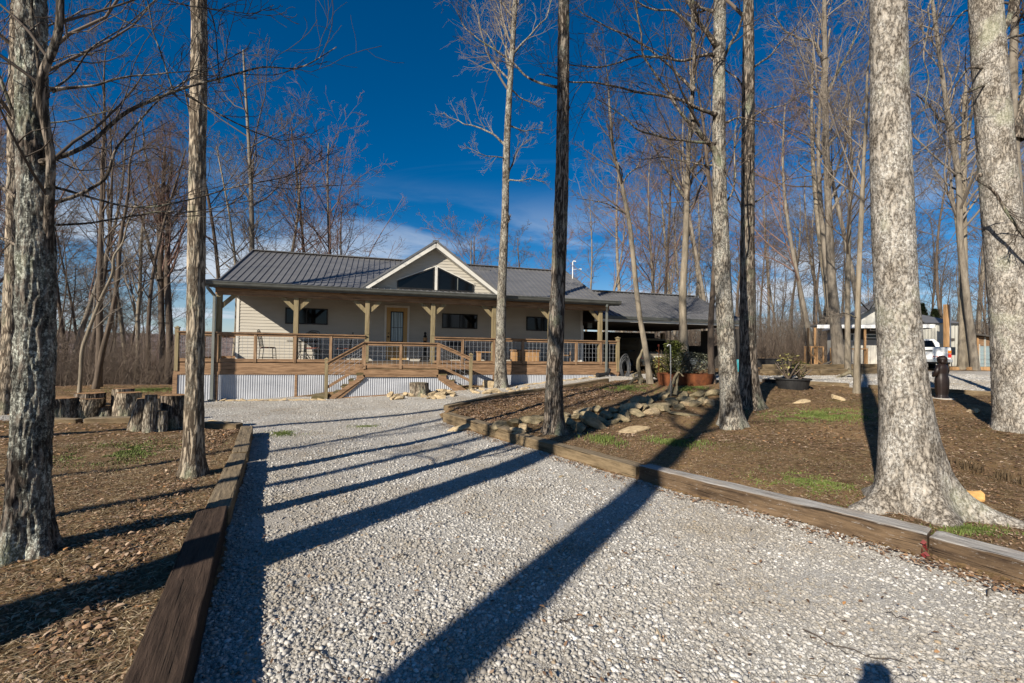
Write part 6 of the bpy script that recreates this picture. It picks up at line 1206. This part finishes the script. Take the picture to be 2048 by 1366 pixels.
twig([(1235,1180),(1255,1172),(1262,1158)], .003, 'small twig left of the pale gravel area', 2, 7); twig([(795,1120),(820,1110),(828,1098)], .003, 'small bent twig in the middle of the driveway', 0, 8)
rl_ = gp(1845, 1112, Gg); rlv = empty('red_leaf_cluster', (rl_[0]-.01, rl_[1]-.03, rl_[2]), 0, 'dark red curled leaves at the joint of the two silver timbers', 'leaves'); M['redleaf'] = two('dark_red_leaf', (.10, .012, .012), (.20, .03, .028), (20, 20, 20), .5, 0, 0); mb = MB(); rg_ = np.random.default_rng(8)
for k in range(7):
    c = np.array([rg_.normal()*.012, rg_.normal()*.01, .02+.018*k]); a = rg_.random()*6.28; u = np.array([math.cos(a), math.sin(a), .3])*.022; v = np.array([0, .2, 1])*.018; w2 = np.array([0, 0, .0]); mb.add([c-u, c-v*.9, c+u, c+v*1.3], [(0, 1, 2, 3)])
mb.build('leaf', M['redleaf'], rlv)
# bronze statue of a child, seen from behind
g = gpt(1884, 797); s1 = empty('garden_statue', tuple(g), R(18), 'dark bronze statue of a standing child in a long coat seen from behind', 'statue')
sec = [(.0,.165,.13),(.03,.165,.13),(.06,.13,.10),(.10,.125,.105),(.20,.145,.12),(.32,.155,.125),(.42,.160,.125),(.50,.150,.115),(.56,.125,.095),(.60,.130,.095),(.68,.150,.105),(.74,.155,.10),(.78,.12,.085),(.805,.06,.055),(.825,.05,.05)]
n = 28; V = [(a*math.cos(t)*(1+.05*math.sin(9*t)*(1 if z < .5 else .2)), b*math.sin(t)*(1+.05*math.sin(9*t)*(1 if z < .5 else .2)), z*1.05) for z, a, b in sec for t in 2*np.pi*np.arange(n)/n]; m_ = len(sec); b1 = mk('body', np.array(V), [tuple(q) for q in [(i*n+k, i*n+(k+1) % n, (i+1)*n+(k+1) % n, (i+1)*n+k) for i in range(m_-1) for k in range(n)]], M['bronze'], s1, smooth=True)
mb = MB()
for sg in (-1, 1): mb.tube([(sg*.125, 0, .80), (sg*.185, .0, .68), (sg*.195, .02, .58), (sg*.13, .10, .55), (sg*.03, .16, .62)], [.05, .052, .045, .036, .03], 10)
mb.build('arm', M['bronze'], s1, True)
h_ = MB().sph((0, .01, .935), (.078, .088, .092), 18, 12).build('head', M['bronze'], s1, True); MB().sph((0, -.015, .955), (.092, .09, .095), 18, 12).sph((.05, -.045, .90), (.05, .04, .06), 10, 8).sph((-.05, -.045, .90), (.05, .04, .06), 10, 8).sph((0, -.05, .89), (.06, .04, .06), 10, 8).lathe((0, .0, .955), [(.105, .0), (.108, .012), (.1, .02), (.09, .05), (.05, .085)], 18).build('hair', M['bronze'], h_, True)
MB().lathe((0, 0, -.06), [(.22, 0), (.22, .06), (.2, .075)], 20).build('base', M['concrete'], s1)
# ---------------------------------------------------------------- cabin and metal building on the right
def W(px, Z, py=None): return (px-1024)/F*Z
CZ = 27.0; cx0, cx1 = W(1682, CZ), W(1842, CZ); czg = 1.0
cab = empty('white_cabin', (cx0, CZ, czg), 0, 'small white board cabin with covered porch behind the huge trunk', 'cabin'); cw = cx1-cx0
def zat(py, Z, px=1750): return at(px, py, Z)[2]-czg
ez = zat(653, CZ, 1690); pz = zat(596, CZ, 1790)
vb = MB()
for k in range(int(cw/.15)): vb.box(k*.15+.004, k*.15+.146, -.02 if k % 1 == 0 else -.018, .05, -.3, zat(681, CZ))
vb.box(0, cw, .0, 3.0, -.3, ez-.02); vb.build('wall', M['cabin'], cab)
MB().box(0, cw, -.03, -.001, zat(680, CZ), ez-.15).build('porch_shade_panel', M['cabind'], cab)  # shade of the porch roof, built as a dark panel on the white wall
MB().prism([(.0, -.02, ez-.02), (cw, -.02, ez-.02), (cw*.60, -.02, pz-.1)], (0, .1, 0)).build('gable', M['cabin'], cab)
mb = MB(); ap = cw*.60
slab(mb, (-.35, -.5, ez-.1), (-.35, 3.2, ez-.1), (ap, 3.2, pz), (ap, -.5, pz), .06); slab(mb, (ap, -.5, pz), (ap, 3.2, pz), (cw+.35, 3.2, ez-.1), (cw+.35, -.5, ez-.1), .06); mb.build('roof', M['roof'], cab)
mb = MB(); lx = W(1617, CZ)-cx0; mb.box(lx, cw, -1.6, -.03, zat(652, CZ)-.10, zat(652, CZ)-.02); mb.build('porch_roof', M['roof'], cab)
MB().box(lx-.01, cw, -1.63, -1.6, zat(657, CZ-1.6), zat(650, CZ-1.6)).build('porch_fascia', M['white'], cab)
for px in (1631, 1646, 1752): x = W(px, CZ-1.4)-cx0; MB().box(x-.06, x+.06, -1.5, -1.38, -.2, zat(656, CZ-1.5)).build('porch_post', M['cedar'], cab)
def rail(xa, xb, y, z0, z1, parent, diag=True):
    mb = MB(); mb.box(xa, xb, y-.03, y+.03, z1-.07, z1).box(xa, xb, y-.03, y+.03, z0, z0+.07)
    for x in np.linspace(xa, xb, 4): mb.box(x-.045, x+.045, y-.045, y+.045, z0-.3, z1)
    if diag: mb.bar((xa, y, z1-.1), (xb, y, z0), .03, .08)
    return mb.build('railing', M['cedar'], parent)
rail(W(1628, 25.4)-cx0, W(1668, 25.4)-cx0, -1.55, .1, zat(694, 25.4), cab); rail(W(1684, 25.4)-cx0, W(1760, 25.4)-cx0, -1.58, .1, zat(697, 25.4), cab, False)
MB().box(lx+.1, cw, -1.5, -.05, -.3, .08).build('porch_floor', M['cedar'], cab)
def cwin(px0, px1, py0, py1):
    a, b = W(px0, CZ)-cx0, W(px1, CZ)-cx0; z0, z1 = zat(py1, CZ), zat(py0, CZ); f = MB().box(a, b, -.07, -.035, z0, z1).build('window', M['white'], cab); MB().box(a+.07, b-.07, -.08, -.07, z0+.06, z1-.06).build('pane', M['glass'], f)
cwin(1733, 1775, 669, 677.5); cwin(1700, 1709, 668, 684); cwin(1741, 1775, 655, 663)
cab.rotation_euler = (0, 0, R(-22)); cab.scale = (.795, 1, 1)
MZ = 27.6; mx0, mx1 = W(1838, MZ), W(1918, MZ); mbd = empty('metal_building', (mx0, MZ, 1.05), 0, 'pale corrugated metal building with low grey roof behind the pickup', 'building'); mw = mx1-mx0
zt = lambda py, px=1870, Z=MZ: at(px, py, Z)[2]-1.05
n_ = int(mw/.2*6); s = np.linspace(0, mw, n_+1); y = -.035*(np.abs(((s/.2) % 1)-.5) < .2); V = np.concatenate([np.stack([s, y, s*0-.3], -1), np.stack([s, y, s*0+zt(646)], -1)]); i = np.arange(n_); mk('wall', V, np.stack([i, i+1, i+n_+2, i+n_+1], -1), M['cmetal'], mbd)
MB().box(0, mw-.001, .03, 6, -.3, zt(647)).build('shell', M['cmetal'], mbd); mb = MB(); rzz = zt(646)
mb.add([(-.2, -.2, rzz), (mw+.25, -.2, rzz-.02), (mw+.25, 6, rzz), (-.2, 6, rzz), (-.2, 2.9, zt(622, 1860, MZ+2.9)), (mw-1.0, 2.9, zt(622, 1860, MZ+2.9))], [(0, 1, 5, 4), (1, 2, 5), (2, 3, 4, 5), (3, 0, 4), (3, 2, 1, 0)]); mb.build('roof', M['roof'], mbd)
MB().box(mw-.75, mw-.3, -.06, -.04, zt(681), zt(676)).build('sign', M['cabind'], mbd)
MB().box(mw+.02, mw+.35, .5, 3.5, -.3, zt(649)).build('end_wall', M['cabind'], mbd)
upx = W(1893, 25.5); up_ = empty('meter_post', (upx, 25.5, 1.0), 0, 'square timber post with white conduit and meter in front of the metal building', 'post'); MB().box(-.09, .09, -.09, .09, -.3, at(1893, 609, 25.5)[2]-1.0).build('post', M['cedar'], up_); MB().tube([(.17, -.04, .9), (.17, -.04, at(1897, 604, 25.5)[2]-1.0)], .035, 8).build('conduit', M['white'], up_); MB().box(.08, .34, -.18, -.04, .8, 1.25).build('meter_box', M['down'], up_); MB().lathe((.2, -.1, 1.0), [(.08, 0), (.08, .04)], 14).build('meter', M['chrome'], up_)
ls0, ls1 = W(1955, 27), W(2040, 27); lt = empty('leanto_shed', (ls0, 27, 1.05), 0, 'dark brown lean-to shed with glass panels at the far right', 'shed'); lw = ls1-ls0; zl = lambda py: at(1980, py, 27)[2]-1.05
mb = MB(); slab(mb, (-.2, -.3, zl(668)), (-.2, 3, zl(660)), (lw+.2, 3, zl(672)), (lw+.2, -.3, zl(680)), .1); mb.build('roof', M['cabind'], lt); MB().box(0, lw, .0, .06, zl(692), zl(674)).build('wall', M['wood'], lt)
for k in range(7): x = lw*k/6; MB().box(x-.04, x+.04, -.05, -.005, -.1, zl(674)).build('post', M['cedar'] if k == 0 else M['cmetal'], lt)
MB().box(0, lw, .02, .05, -.1, zl(692)).build('glazing', M['dglass'], lt); MB().box(lw*.35, lw*.5, -.03, .0, -.1, zl(692)).build('white_panel', M['white'], lt)
fb = empty('wire_fence', (W(1915, 26), 26, 1.05), 0, 'light wire fence in front of the lean-to shed', 'fence'); mb = MB(); fw_ = W(2048, 26)-W(1915, 26)
for k in range(5): z = .25+.25*k; mb.tube([(0, 0, z), (fw_, 0, z)], .008, 4, False)
mb.build('wire', M['wire'], fb)
for k in range(4): x = fw_*k/3; MB().tube([(x, 0, -.1), (x, 0, 1.4)], .03, 6).build('post', M['cmetal'], fb)
# ---------------------------------------------------------------- unseen tripod, added to cast a shadow at the lower right
tp = empty('shadow_tripod', (0, -.16, float(G0(0, -.16))), 0, 'unseen camera on a tripod, added to cast a shadow on the lower right gravel', 'tripod'); hz_ = EYE-float(G0(0, -.16))
cb_ = MB().box(-.085, .085, -.045, .045, hz_-.08, hz_+.065).box(-.06, .06, -.04, .04, hz_+.06, hz_+.17).build('camera_body', M['blackp'], tp, bevel=.01); MB().tube([(0, .04, hz_), (0, .105, hz_)], .036, 16).build('lens', M['blackp'], cb_)  # upper block heightens the body to enlarge the added shadow
MB().tube([(0, 0, .95), (0, 0, hz_-.05)], .022, 8).build('column', M['black'], tp)
for a in (20, 140, 260): MB().tube([(0, 0, hz_-.25), (.52*math.cos(R(a)), .40*math.sin(R(a))-.12, 0)], .018, 8).build('leg', M['black'], tp)
